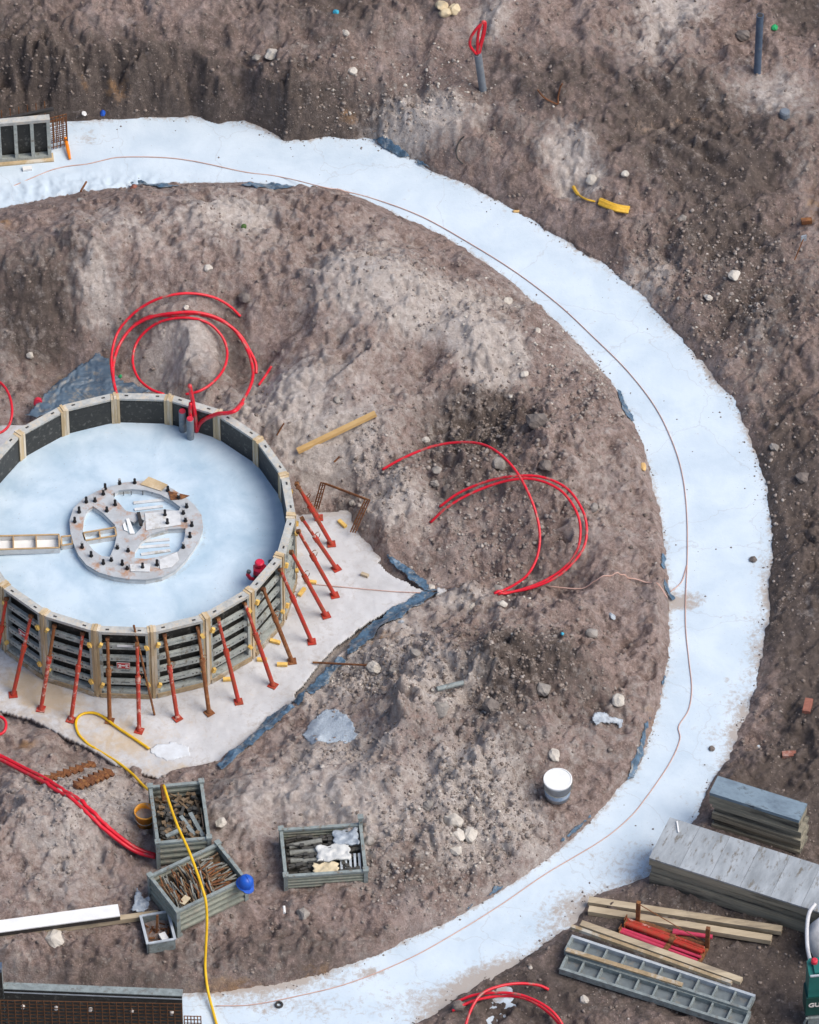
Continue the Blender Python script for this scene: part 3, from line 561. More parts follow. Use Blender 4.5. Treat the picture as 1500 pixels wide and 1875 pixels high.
for _ in range(150):      # boot and tool scuffs
    _t = _q.uniform(-1.4, 1.8); _r = _q.uniform(8.45, 9.75); _a = _q.uniform(0, 3.14); _dx = RX-_r*math.cos(_t); _dy = RY-_r*math.sin(_t)
    _l = _q.uniform(.04, .16); _w = _q.uniform(.02, .05); _u = _dx*math.cos(_a)+_dy*math.sin(_a); _v = -_dx*math.sin(_a)+_dy*math.cos(_a)
    dirt = dirt+_q.uniform(.1, .34)*np.exp(-(_u/_l)**2-(_v/_w)**2)
dirt = dirt+0.13*fbm(RX, RY, 1.0, 4, 105)+0.10*fbm(RX, RY, 0.25, 3, 109)
at = np.stack([dirt, np.zeros_like(dirt), np.zeros_like(dirt), np.ones_like(dirt)], -1)
o = grid_sheet('concrete_ring', RX, RY, zz, ring_mat, attr=at, thick=0.09); tag(o, 'white ring-shaped strip of fresh blinding concrete curving through the soil', None, None, 'structure')

pad_mat = concrete_material('pad_concrete', (0.44, 0.435, 0.435), (0.57, 0.575, 0.585), 0.85, crack=False, dirtcol=(0.40, 0.36, 0.325))
xs = np.arange(-5.0, 5.6, 0.025); ys = np.arange(-4.2, 4.4, 0.025); PX_, PY_ = np.meshgrid(xs, ys)
sd = sdist(PX_, PY_, PAD)
e = unp(720, 1120, 0)
inset = 0.02+0.15*np.clip(blob(PX_, PY_, 690, 1130, 0, 130, 70)+blob(PX_, PY_, 600, 1240, 0, 90, 70)+blob(PX_, PY_, 740, 1050, 0, 60, 40)+0.3*blob(PX_, PY_, 470, 1360, 0, 70, 40), 0, 1)
mk = sd < (-inset+0.04*fbm(PX_, PY_, 0.35, 4, 111)+0.10*(inset < 0.1))
mk &= PY_ < 3.3
zz = 0.010*fbm(PX_, PY_, 0.6, 4, 113)+0.004*np.tanh(5*fbm(PX_, PY_, 0.2, 3, 117))
brown = np.zeros_like(sd)
for q in [(70,1260,60,30,.8),(110,1290,60,30,.7),(200,1340,70,35,.7),(250,1370,50,25,.6),(30,1240,50,40,.5),(340,1330,60,30,.3),(320,1410,50,15,.7),(590,1010,50,40,.25),(560,1120,40,40,.25),(440,1290,80,30,.2)]:
    brown += q[4]*blob(PX_, PY_, q[0], q[1], 0, q[2], q[3])
dirt = 0.45*np.exp(-np.clip(-sd, 0, 9)/0.15)+0.20*np.exp(-np.clip(np.hypot(PX_, PY_)-2.45, 0, 9)/0.5)+0.34*fbm(PX_, PY_, 0.5, 5, 115, 0.6)+0.20
o = grid_sheet('concrete_pad', PX_, PY_, zz, pad_mat, mask=mk, attr=np.stack([dirt, brown, 0*dirt, 0*dirt+1], -1), thick=0.06); tag(o, 'stained white concrete pad under the round formwork', None, None, 'structure')
# fresh white splash on the pad where the yellow hose ends
def draped(name, poly_px, m, off=0.015, wr=0.03, wsize=0.12, cell=0.018, thick=0.0, ragged=0.03, seed=0, zf=None, dome=0.0, fall=0.12):
    P = np.array([G(a, b)[:2] for a, b in poly_px]); lo, hi = P.min(0)-0.05, P.max(0)+0.05
    X, Y = np.meshgrid(np.arange(lo[0], hi[0], cell), np.arange(lo[1], hi[1], cell))
    s = sdist(X, Y, P)+ragged*fbm(X, Y, 0.2, 3, seed+3)
    Zt = ground_z(X, Y)
    k = max(1, int(0.05/cell))
    for _ in range(3):       # a sheet bridges small hollows
        Zp = np.pad(Zt, k, mode='edge'); Zt = np.maximum(Zt, sum(Zp[i:i+Zt.shape[0], j:j+Zt.shape[1]] for i in (0, k, 2*k) for j in (0, k, 2*k))/9)
    w = wr*np.clip(0.5+0.5*fbm(X+0.6*fbm(X, Y, 0.5, 2, seed), Y, wsize, 3, seed+1, ridge=True), 0, 1.2)
    Zt = Zt+off+w+dome*smooth01(-s/fall)
    c = (float(P[:, 0].mean()), float(P[:, 1].mean()), float(Zt.min()))
    return grid_sheet(name, X, Y, Zt, m, mask=s < 0, loc=c, thick=thick)
M['white_concrete'] = mat('white_concrete', (0.66, 0.70, 0.74), (0.56, 0.58, 0.60), 6, 0.7, 0.2)
tag(draped('concrete_splash', [(275,1372),(290,1362),(320,1358),(345,1366),(350,1380),(330,1392),(300,1392),(282,1386)], M['white_concrete'], 0.004, 0.004, thick=0.006, ragged=0.10, seed=301), 'bright white splash of concrete at the end of the yellow hose', 'concrete splash')
tag(draped('concrete_spill', [(555,1350),(562,1325),(585,1312),(600,1298),(622,1300),(640,1318),(662,1345),(640,1360),(600,1362),(570,1365)], M['spill'], 0.001, 0.012, 0.05, thick=0.02, ragged=0.09, seed=311, dome=0.03, fall=0.3), 'pale blue-grey patch of spilled concrete on the soil beside the pad edge', 'concrete spill')

# ------------------------------------------------------------------ round formwork
NP, PH, RO, HF = 18, 2.354430, 2.48, 1.50
APO = RO*math.cos(math.pi/NP)
PW = 0.74
FORM = thing('round_formwork', 'round wall of steel-framed formwork panels with timber fillers round the fresh foundation', 'formwork')
def make_panel():
    root = MB()
    for s in (-1, 1): root.box((s*(PW/2-0.02), 0.07, HF/2), (0.04, 0.10, HF-0.12))
    p = root.build('formwork_panel', M['steel_frame'], FORM)
    MB().box((0, 0.01, HF/2-0.01), (PW-0.004, 0.02, HF-0.06)).build('face_sheet', M['plywood'], p)
    t = MB().box((0, 0.062, HF-0.028), (PW, 0.124, 0.056)); t.build('top_rail', M['steel_top'], p)
    MB().box((0, 0.062, 0.115), (PW, 0.116, 0.05)).build('bottom_rail', M['steel_frame'], p)
    MB().box((0, 0.075, 0.045), (PW+0.02, 0.13, 0.086)).build('timber_sill', M['sill_wood'], p)
    W = PW-0.084
    g = MB()
    for k, z in enumerate((0.33, 0.60, 0.87, 1.14, 1.36)[:5]):
        h = 0.098
        c = MB(); y = 0.08; d = 0.05
        if k < 4:
            c.box((0, y, z+h*0.32), (W, d, h*0.36)); c.box((0, y, z-h*0.32), (W, d, h*0.36))
            c.box((-W*0.30, y, z), (W*0.40, d, h*0.28)); c.box((W*0.30, y, z), (W*0.40, d, h*0.28))
            c.build('crossbar', M['steel_frame'], p)
            for xx in (-0.25, -0.19, 0.19, 0.25): g.cyl((xx*W/0.656*1.0, y+d/2-0.004, z), (xx*W/0.656, y+d/2+0.002, z), 0.014, n=8)
            
    tag(g.build('bolt_holes', M['dark_steel'], p), kind='stuff')
    for xx in (-0.24, 0.24): MB().box((xx, 0.07, HF+0.0012), (0.055, 0.028, 0.003)).build('rail_slot', M['dark_steel'], p)
    return p
def make_filler():
    f = MB(); w = 2*RO*math.sin(math.pi/NP)-PW; n = 3
    ww = (w+0.012)/n
    f.box((0, 0.055, HF/2+0.01), (ww*0.94, 0.15, HF+0.02))
    r = f.build('timber_filler', M['pale_wood'], FORM)
    for s in (-1, 1): MB().box((s*ww, 0.045, HF/2+0.004), (ww*0.92, 0.135, HF+0.004)).build('board', M['pale_wood'], r)
    for s, z in ((-1, 1.22), (1, 1.18), (-1, 0.30), (1, 0.34)): 
        MB().box((s*(ww*1.5+0.02), 0.135, z), (0.05, 0.05, 0.075), M=Matrix.Rotation(0.4*s, 3, 'Y')).build('wedge', M['wedge'], r)
    return r
panel0 = make_panel(); filler0 = make_filler()
panels = []
for k in range(NP):
    a = PH-(k+0.5)*2*math.pi/NP
    p = panel0 if k == 0 else copy_tree(panel0, FORM)
    R = APO-0.124
    p.location = (R*math.cos(a), R*math.sin(a), 0.003); p.rotation_euler = (rng.uniform(-.006, .006), 0, a-math.pi/2+rng.uniform(-.012, .012)); panels.append(p)
    j = PH-k*2*math.pi/NP
    f = filler0 if k == 0 else copy_tree(filler0, FORM)
    R = RO-0.128
    f.location = (R*math.cos(j), R*math.sin(j), 0.003); f.rotation_euler = (0, 0, j-math.pi/2+rng.uniform(-.02, .02))
def sticker(panel, x, z, flip=1.0):
    s = MB().box((x, 0.115, z), (0.20, 0.006, 0.135)).build('sticker', M['sign_white'], panel)
    MB().box((x, 0.119, z), (0.185, 0.006, 0.12)).build('sticker_face', M['sign_red'], panel)
    g = MB(); y = 0.1235
    for sx in (-1, 1):
        g.box((x+sx*0.052, y, z), (0.022, 0.004, 0.07)); g.box((x+sx*0.056, y+.001, z+0.028), (0.05, 0.004, 0.016)); g.box((x+sx*0.056, y+.001, z-0.028), (0.05, 0.004, 0.016))
    g.box((x, y+.001, z+0.004), (0.10, 0.004, 0.016)); g.box((x, y, z+0.014), (0.05, 0.0035, 0.012))
    g.build('sticker_letter', M['sign_white'], panel)
sticker(panels[11], 0.02, 0.735); sticker(panels[13], 0.0, 0.735)
MB().box((-0.02, 0.118, 1.19), (0.24, 0.006, 0.05)).build('paper_label', M['white_plastic'], panels[11])
# fresh concrete inside
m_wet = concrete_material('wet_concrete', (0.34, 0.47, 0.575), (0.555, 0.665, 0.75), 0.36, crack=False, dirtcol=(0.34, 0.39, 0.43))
ZD = 0.985
ap = APO-0.112; c0x = 0.03; ang = np.linspace(0, 2*np.pi, 181); rad = np.linspace(0.001, 1, 90)
A, Rr = np.meshgrid(ang, rad); seg = (A-PH) % (2*np.pi/NP)-math.pi/NP
Rr2 = Rr*ap/np.cos(seg); DX, DY = Rr2*np.cos(A), Rr2*np.sin(A)
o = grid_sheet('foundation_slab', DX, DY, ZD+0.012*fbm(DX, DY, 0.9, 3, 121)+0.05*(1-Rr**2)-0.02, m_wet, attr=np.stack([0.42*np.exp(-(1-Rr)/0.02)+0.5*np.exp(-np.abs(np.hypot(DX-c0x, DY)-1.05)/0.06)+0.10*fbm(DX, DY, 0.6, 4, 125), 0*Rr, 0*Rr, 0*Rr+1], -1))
tag(o, 'smooth pale blue freshly poured concrete disc inside the round formwork', 'concrete slab')

# ------------------------------------------------------------------ anchor ring, bolts
c_ring = unp(248, 966, ZD+0.18); zr = ZD-0.01
RING = thing('anchor_ring', 'round steel anchor template with spokes and bolts in the middle of the concrete disc', 'anchor ring', (c_ring[0], c_ring[1], zr))
def rz(X, Y, z=0.13):
    u = unp(120+X/5.769, 860+Y/5.769, zr+z); return (u[0]-c_ring[0], u[1]-c_ring[1])
rim = [(1.0+0.025*math.sin(5*t+1)+0.02*math.sin(3*t), t) for t in [2*math.pi*i/26 for i in range(26)]]
outer = [(1.01*q*math.cos(t), 1.01*q*math.sin(t)) for q, t in rim]
def zl(l): return [rz(*p) for p in l]
h1 = zl([(480,265),(560,222),(700,208),(850,222),(1000,265),(1130,335),(1215,400),(1195,440),(1050,420),(880,440),(720,455),(640,440),(560,350)])
h2 = zl([(290,388),(400,465),(520,585),(545,680),(520,800),(470,925),(380,915),(300,860),(215,760),(180,650),(195,500),(230,425)])
h3 = zl([(1268,620),(1262,700),(1238,800),(1190,868),(1000,920),(850,948),(725,938),(735,850),(800,755),(900,685),(1080,632)])
h4 = zl([(615,585),(665,535),(720,560),(790,520),(832,540),(800,620),(735,688),(645,665)])
MB().prism([outer, h1, h2, h3, h4], 0.10, 0.14).build('ring_plate', M['ring_plate'], RING)
w = MB(); n = len(outer)
for i in range(n):
    a, b = outer[i], outer[(i+1) % n]; w.bar((a[0]*0.985, a[1]*0.985, 0.05), (b[0]*0.985, b[1]*0.985, 0.05), 0.02, 0.098)
w.build('ring_skirt', M['tray'], RING)
for h in (h1, h2, h3):
    w = MB(); cx = sum(p[0] for p in h)/len(h); cy = sum(p[1] for p in h)/len(h)
    for i in range(len(h)):
        a, b = h[i], h[(i+1) % len(h)]
        w.bar((cx+(a[0]-cx)*1.03, cy+(a[1]-cy)*1.03, 0.046), (cx+(b[0]-cx)*1.03, cy+(b[1]-cy)*1.03, 0.046), 0.014, 0.098)
    w.build('opening_skirt', M['tray'], RING)
for X, Y in [(572,150),(732,142),(420,205),(400,262),(220,345),(312,335),(145,452),(98,555),(437,440),(525,375),(176,825),(272,915),(548,832),(662,862),(400,995),(484,962),(600,1005),(652,1050),(815,1040),(967,1010),(1245,825),(1315,712),(1335,595),(1268,545),(1245,465),(1280,398),(1195,305),(1082,225),(1052,485),(1077,572)]:
    q = rz(X, Y, 0.14); h = rng.uniform(0.085, 0.12)
    b = MB().cyl((q[0], q[1], 0.135), (q[0], q[1], 0.145+h), 0.021, n=8).build('bolt', M['bolt'], RING)
    MB().cyl((q[0], q[1], 0.141), (q[0], q[1], 0.165), 0.031, n=6).build('nut', M['bolt'], b)
    if rng.random() < 0.55: MB().cyl((q[0], q[1], 0.146+h), (q[0], q[1], 0.157+h), 0.022, n=8).build('cap', M['bolt_cap'], b)
for pts in ([(790,165),(880,85),(1080,170),(1010,235)],):
    q = zl(pts); MB().prism([q], 0.146, 0.158).build('plywood_patch', M['pale_wood'], RING)
MB().prism([zl([(1085,235),(1310,285),(1230,320),(1110,330)])], 0.146, 0.156).build('rusty_patch', M['rust'], RING)
MB().prism([zl([(680,1010),(900,1005),(890,1090),(690,1085)])], 0.146, 0.158).build('pale_patch', M['tray'], RING)
MB().prism([zl([(990,960),(1180,880),(1200,960),(1120,1040),(1000,1060)])], 0.146, 0.152).build('mortar_patch', M['tray'], RING)
MB().prism([zl([(840,470),(1210,440),(1220,590),(850,650)])], 0.146, 0.153).build('mortar_patch', M['tray'], RING)
MB().prism([zl([(640,535),(672,530),(735,690),(680,690)])], 0.150, 0.165).build('white_strip', M['white_plastic'], RING)
MB().prism([zl([(605,590),(630,565),(660,665),(620,650)])], 0.150, 0.160).build('white_strip', M['white_plastic'], RING)
MB().bar((*rz(770, 470), 0.15), (*rz(800, 600), 0.17), 0.05, 0.06).build('dark_cleat', M['dark_steel'], RING)
for (a, b) in [((790,795),(1100,770)),((780,855),(1100,830)),((800,930),(1110,885)),((720,385),(1040,352)),((730,455),(1030,420))]:
    MB().bar((*rz(*a, -0.02), 0.05), (*rz(*b, -0.02), 0.05), 0.05, 0.02).build('floor_strip', M['tray'], RING)
for X in (515, 612, 693, 815, 915, 1000):
    a = rz(X, 245-20*math.sin((X-515)/485*3.14)); MB().bar((a[0], a[1], 0.05), (a[0], a[1]-0.01, 0.135), 0.012, 0.012, up=(1, 0, 0)).build('stiffener', M['dark_steel'], RING)

# cable trough across the disc
def trough(name, corners, ndiv, label, h=0.11, zt=ZD+0.13):
    P = [unp(a, b, zt) for a, b in corners]   # back-left, back-right, front-right, front-left
    c = sum(P)/4; t = thing(name, label, 'cable trough', (c[0], c[1], zt-h))
    L = [Vector((p[0]-c[0], p[1]-c[1], 0)) for p in P]
    for (i, j) in ((0, 1), (2, 3), (1, 2), (3, 0)):
        MB().bar(L[i]+Vector((0, 0, h/2)), L[j]+Vector((0, 0, h/2)), 0.022, h).build('side_board', M['tray'], t)
        MB().bar(L[i]+Vector((0, 0, h+0.004)), L[j]+Vector((0, 0, h+0.004)), 0.026, 0.012).build('rim_strip', M['tray_rim'], t)
    for k in range(1, ndiv):
        u = k/ndiv; a = L[0].lerp(L[1], u); b = L[3].lerp(L[2], u)
        MB().bar(a+Vector((0, 0, h/2)), b+Vector((0, 0, h/2)), 0.018, h*0.9).build('divider', M['tray_rim'], t)
    MB().prism([[(p.x*0.97, p.y*0.97) for p in L[::-1]]], -0.004, 0.012).build('floor', M['white_plastic'], t)
    return t
trough('cable_trough', [(-60,983),(108,979),(109,1003),(-60,1008)], 4, 'white open trough with brown dividers running in from the left edge to the anchor ring')
trough('cable_trough', [(112,983),(132,981),(133,996),(113,999)], 1, 'short narrow box joining the white trough to the anchor ring', zt=ZD+0.11)
trough('cable_trough', [(152,976),(211,966),(213,981),(156,990)], 2, 'white box section inside the left opening of the anchor ring', zt=ZD+0.12)

# pipes and hoses standing in the disc
def pipe(px, py, h, r, z, m, label, capm=None, lean=(0, 0)):
    u = unp(px, py, z); t = thing('conduit_pipe', label, 'pipe', u)
    MB().cyl((0, 0, -0.03), (lean[0], lean[1], h), r, n=16).build('pipe_tube', m, t, smooth=False)
    if capm: MB().cyl((lean[0], lean[1], h), (lean[0], lean[1], h+0.02), r*0.92, r*0.8, n=16).build('pipe_cap', capm, t)
    else: MB().cyl((lean[0], lean[1], h-0.005), (lean[0], lean[1], h+0.002), r*0.82, n=16).build('pipe_mouth', M['dark_steel'], t)
    return t
pipe(335, 787, 0.42, 0.058, ZD, M['grey_pipe'], 'grey conduit with red cap, the rear one of the pair in the disc', M['red_cap'])
pipe(349, 801, 0.42, 0.058, ZD, M['grey_pipe'], 'grey conduit with red cap, the front one of the pair in the disc', M['red_cap'])

# ------------------------------------------------------------------ hoses and cords
def path_px(pts, sm=2, per=8, absz=False):
    """pixel path with height above the ground at each point -> smooth 3D curve"""
    if absz: W = np.array([unp(a, b, z) for a, b, z in pts])
    else:
        Z0 = [G(a, b, dz)[2] for a, b, dz in pts]
        for _ in range(sm):
            Z0 = [Z0[0]]+[(Z0[i-1]+2*Z0[i]+Z0[i+1])/4 for i in range(1, len(Z0)-1)]+[Z0[-1]]
        W = np.array([unp(p[0], p[1], z) for p, z in zip(pts, Z0)])
    return spline(W, per)
def hose(name, pts, r, m, label, cat, group=None, n=8, lift=True, **k):
    W = path_px(pts, **k)
    if lift and not k.get('absz'):
        W[:, 2] = np.maximum(W[:, 2], ground_z(W[:, 0], W[:, 1])+r*0.7)
    loc = W[0].copy()
    o = MB().tube(W, r, n).build(name, m, None, loc, smooth=True); return tag(o, label, cat, group)
RH = 0.026
g_ = 'red conduit hoses behind the round formwork'
hose('red_hose', [(216,726,.35),(207,695,.45),(204,655,.45),(214,612,.4),(238,580,.35),(272,555,.3),(310,541,.25),(350,537,.2),(390,544,.15),(420,560,.08),(441,580,.0)], RH*.85, M['red_hose'], 'outermost red hose loop arching highest over the slope behind the formwork', 'hose', g_)
hose('red_hose', [(214,724,.4),(207,690,.45),(210,655,.45),(222,625,.4),(245,597,.3),(280,580,.25),(320,573,.22),(360,572,.2),(400,583,.2),(430,605,.2),(450,635,.2),(461,665,.2),(463,690,.2),(455,715,.25),(440,740,.4),(424,756,.8)], RH, M['red_hose'], 'long red hose loop whose right end drops over the formwork rim', 'hose', g_)
hose('red_hose', [(246,594,.08),(275,580,.12),(320,577,.15),(370,576,.18),(410,590,.2),(438,612,.2),(456,640,.2),(468,665,.18),(469,684,.12)], RH, M['red_hose'], 'red hose lying in the double strand right of the mound, cut ends visible', 'hose', g_)
hose('red_hose', [(300,722,.3),(275,712,.3),(253,692,.3),(243,662,.28),(250,628,.25),(272,602,.22),(303,586,.2),(345,582,.18),(382,592,.15),(407,617,.14),(416,645,.15),(410,675,.2),(390,700,.3),(365,716,.4),(340,722,.5)], RH*.85, M['red_hose'], 'innermost red hose loop circling the pale soil mound', 'hose', g_)
hose('red_hose', [(474,705,.02),(486,688,.08),(497,670,.16)], RH*.8, M['red_hose'], 'short red hose stub with pale tip poking from soil right of the coil', 'hose', sm=0)
def slab_hose(pts, r, label): return hose('red_hose', pts, r, M['red_hose'], label, 'hose', absz=True)
slab_hose([(360,790,ZD),(358,768,ZD+.28),(353,735,ZD+.70),(347,705,ZD+1.08)], 0.034, 'thick red hose standing upright beside the two capped conduits')
slab_hose([(363,788,ZD),(365,777,ZD+.17),(376,767,ZD+.36),(398,758,ZD+.57),(418,756,ZD+.66),(432,751,ZD+.70),(444,738,ZD+.55)], 0.034, 'thick red hose bending from the disc over the formwork rim to the right')
slab_hose([(350,770,ZD+.3),(348,752,ZD+.52),(349,738,ZD+.70)], 0.028, 'short red hose end between the conduits and the upright hose')
slab_hose([(-15,795,.55),(5,790,.5),(18,775,.5),(22,750,.55),(16,722,.5),(2,702,.45),(-20,690,.4)], RH*.85, 'red hose arc at the left edge above the round formwork')
g2 = 'red hoses sprouting from the soil right of the pad'
hose('red_hose', [(700,860,.03),(740,838,.22),(790,818,.38),(840,810,.45),(885,814,.5),(920,835,.55),(950,870,.6),(975,920,.6),(988,970,.5),(985,1015,.4),(968,1050,.25),(940,1072,.1),(905,1088,.0)], RH*.82, M['red_hose'], 'single red hose arching furthest left in the right-hand soil', 'hose', g2)
hose('red_hose', [(805,928,.03),(840,903,.2),(890,882,.3),(940,872,.35),(990,873,.4),(1035,892,.45),(1062,925,.5),(1074,960,.5),(1070,1000,.45),(1045,1035,.35),(1010,1062,.2),(960,1080,.08),(905,1087,.0)], RH*.82, M['red_hose'], 'outer strand of the paired red hoses in the right-hand soil', 'hose', g2)
hose('red_hose', [(788,957,.03),(820,928,.16),(870,900,.24),(930,880,.3),(980,878,.36),(1025,897,.42),(1052,930,.46),(1063,965,.46),(1058,1005,.4),(1035,1038,.3),(1000,1062,.18),(960,1078,.08),(912,1090,.0)], RH*.82, M['red_hose'], 'inner strand of the paired red hoses, ending lowest on the left', 'hose', g2)
g3 = 'red hoses at the bottom edge'
hose('red_hose', [(833,1836,.05),(870,1822,.15),(920,1818,.25),(960,1824,.3),(1000,1843,.3),(1025,1868,.25),(1040,1900,.1)], RH*.85, M['red_hose'], 'red hose at the bottom edge with black tip lying on white concrete', 'hose', g3)
hose('red_hose', [(828,1851,.03),(870,1832,.1),(920,1824,.16),(965,1830,.2),(1005,1855,.2),(1030,1885,.1),(1040,1910,.0)], RH*.85, M['red_hose'], 'lower of the two red hoses curving right at the bottom edge', 'hose', g3)
hose('red_hose', [(1005,1812,.03),(985,1804,.15),(950,1801,.25),(915,1806,.3),(885,1818,.32),(867,1840,.25),(855,1870,.12),(848,1900,.0)], RH*.85, M['red_hose'], 'red hose at the bottom edge crossing over and ending right on soil', 'hose', g3)
hose('red_hose', [(-25,1376,.05),(0,1384,.05),(45,1407,.05),(90,1430,.05),(135,1462,.05),(180,1500,.05),(225,1537,.05),(255,1556,.05),(285,1566,.04)], 0.032, M['red_hose'], 'thick red pipe running down over the soil to the tall green-grey bin, upper strand', 'hose', 'two red pipes lying side by side')
hose('red_hose', [(-25,1383,.05),(0,1391,.05),(43,1413,.05),(86,1436,.05),(131,1468,.05),(176,1506,.05),(222,1543,.05),(252,1561,.05),(284,1570,.04)], 0.03, M['red_hose'], 'thick red pipe running down over the soil to the tall green-grey bin, lower strand', 'hose', 'two red pipes lying side by side')
hose('red_hose', [(-20,1315,.1),(-2,1312,.1),(8,1318,.12),(11,1328,.12),(7,1340,.1),(-6,1346,.06),(-25,1344,.03)], RH*.9, M['red_hose'], 'small red hose loop at the left edge below the formwork', 'hose')
# yellow hose: from the pad to the bin, then over the bins to the bottom edge
YM = 0.021
hose('yellow_hose', [(273,1371,.03),(245,1352,.03),(212,1330,.03),(188,1312,.03),(168,1305,.03),(148,1309,.03),(139,1323,.03),(144,1344,.03),(162,1363,.03),(190,1380,.03),(217,1397,.03),(242,1417,.03),(262,1438,.03),(278,1450,.1),(291,1449,.35)], YM, M['yellow_hose'], 'yellow hose looping on the stained pad up to the tall bin', 'hose')
hose('yellow_hose', [(300,1438,.98),(310,1470,.97),(325,1512,.97),(345,1556,.97),(358,1590,.92),(370,1625,.93),(377,1652,.93),(379,1690,.62),(377,1735,.25),(376,1775,.03),(381,1815,.04),(391,1855,.04),(402,1895,.04)], YM, M['yellow_hose'], 'yellow hose draped over both bins and down to the bottom edge', 'hose', absz=False, sm=1, lift=True)
CM = M['cord']
hose('string_line', [(a, b, .012) for a, b in [(-10,354),(25,340),(60,325),(95,311),(125,304),(160,300),(190,293),(215,288),(260,287),(310,289),(350,294),(390,302),(450,315),(520,325),(590,342),(640,352),(710,372),(780,400),(860,445),(940,495),(1020,555),(1090,620),(1150,680),(1200,745),(1232,810),(1250,870),(1258,940),(1259,1020),(1256,1090),(1256,1150),(1262,1210),(1267,1260),(1261,1300),(1243,1330),(1245,1355),(1225,1400),(1180,1465),(1150,1500),(1100,1540),(1000,1600),(920,1655),(840,1705),(750,1755),(640,1800),(540,1825),(460,1840),(395,1842)]], 0.0075, CM, 'thin reddish cord lying along the whole white concrete ring', 'cord', n=6, sm=0, per=6)
hose('string_line', [(1258,1035,.012),(1250,1062,.012),(1240,1074,.012),(1228,1083,.012)], 0.008, CM, 'short reddish cord branching to the inner edge of the ring', 'cord', n=6)
hose('string_line', [(566,1069,.012),(640,1076,.012),(720,1083,.012),(790,1086,.02)], 0.007, CM, 'straight reddish cord crossing the pad to its right corner', 'cord', n=6)
hose('string_line', [(1000,1073,.012),(1060,1078,.012),(1110,1070,.012),(1150,1059,.012),(1185,1068,.012),(1222,1094,.012)], 0.010, CM, 'reddish cord lying on soil between the red hoses and the ring', 'cord', n=6)

# ------------------------------------------------------------------ props
def prop(top, foot, m, label, zt=1.33, r=0.033, sec=None):
    f = unp(*foot, 0.012); t = unp(*top, zt)
    root = thing('steel_prop', label, 'prop', f, 0, 'steel props bracing the round formwork')
    d = Vector(t-f); u = d.normalized(); L = d.length
    at = lambda s: u*(L*s)
    MB().cyl(at(0.012), at(0.60), r, n=10).build('outer_tube', m, root, smooth=False)
    MB().cyl(at(0.58), at(0.99), r*0.8, n=10).build('inner_tube', sec or m, root)
    MB().cyl(at(0.55), at(0.63), r*1.3, n=10).build('collar', m, root)
    s = u.orthogonal().normalized(); w = u.cross(s)
    ring = [at(0.615)+ (s*math.cos(a)*0.055+u*math.sin(a)*0.055)+s*0.05 for a in np.linspace(0.4, 5.9, 12)]
    MB().tube(ring, 0.006, 5).build('handle', M['rust'], root)
    b = MB().box((0, 0, 0.0), (0.13, 0.13, 0.012), rz=rng.uniform(0, 1.5)); b.cyl((0, 0, 0), at(0.035), 0.04, r, n=10); b.build('base_plate', m, root)
    MB().box(at(0.99), (0.06, 0.06, 0.05), M=u.to_track_quat('Z', 'Y').to_matrix()).build('head', M['rust'], root)
    return root
PR, PX2, PU = M['prop_red'], M['prop_mixed'], M['prop_rust']
for top, foot, m, s, lab in [
 ((12,1095),(-12,1232),PR,None,'red steel prop cut by the left edge of the picture'),
 ((57,1127),(24,1272),PR,PX2,'red steel prop over the left red sticker panel'),
 ((100,1145),(75,1298),PX2,PU,'rust-red prop second to the left of the yellow hose loop'),
 ((152,1158),(130,1318),PX2,PX2,'red prop with white-stained foot touching the yellow hose loop'),
 ((197,1168),(201,1320),PU,PU,'rusty brown prop standing inside the yellow hose loop'),
 ((251,1178),(255,1338),PX2,PX2,'red prop with white stains beside the thin dark rod'),
 ((301,1161),(325,1315),PX2,PU,'prop first right of the thin dark rod, rusty top and red foot'),
 ((362,1147),(383,1305),PU,PU,'rusty brown prop second right of the thin dark rod'),
 ((399,1132),(437,1285),PR,PX2,'red prop third right of the thin dark rod'),
 ((448,1103),(500,1255),PR,PX2,'red prop left of the dark brown prop on the lower right side'),
 ((482,1078),(535,1211),PU,PU,'dark brown prop below the red laser level'),
 ((513,1042),(571,1175),PR,PX2,'red prop right of the red laser level, first above the dark brown one'),
 ((533,1010),(597,1127),PR,PR,'red prop fifth from the top on the right side of the formwork'),
 ((546,972),(613,1090),PR,PX2,'red prop fourth from the top on the right side of the formwork'),
 ((553,949),(616,1041),PR,PX2,'red prop third from the top on the right side of the formwork'),
 ((543,885),(607,996),PR,PR,'topmost long bright red prop on the right side of the formwork'),
 ((546,892),(584,948),PR,PU,'short red prop half hidden behind the topmost one')]:
    prop(top, foot, m, lab, sec=s)
a = unp(245, 1145, 1.62); b = unp(283, 1309, 0.01); tag(MB().cyl(b, a, 0.017, n=8).build('steel_rod', M['rust'], None, b), 'thin dark steel rod leaning on the front of the formwork', 'rod')

ORD = ['first', 'second', 'third', 'fourth', 'fifth', 'sixth', 'seventh']
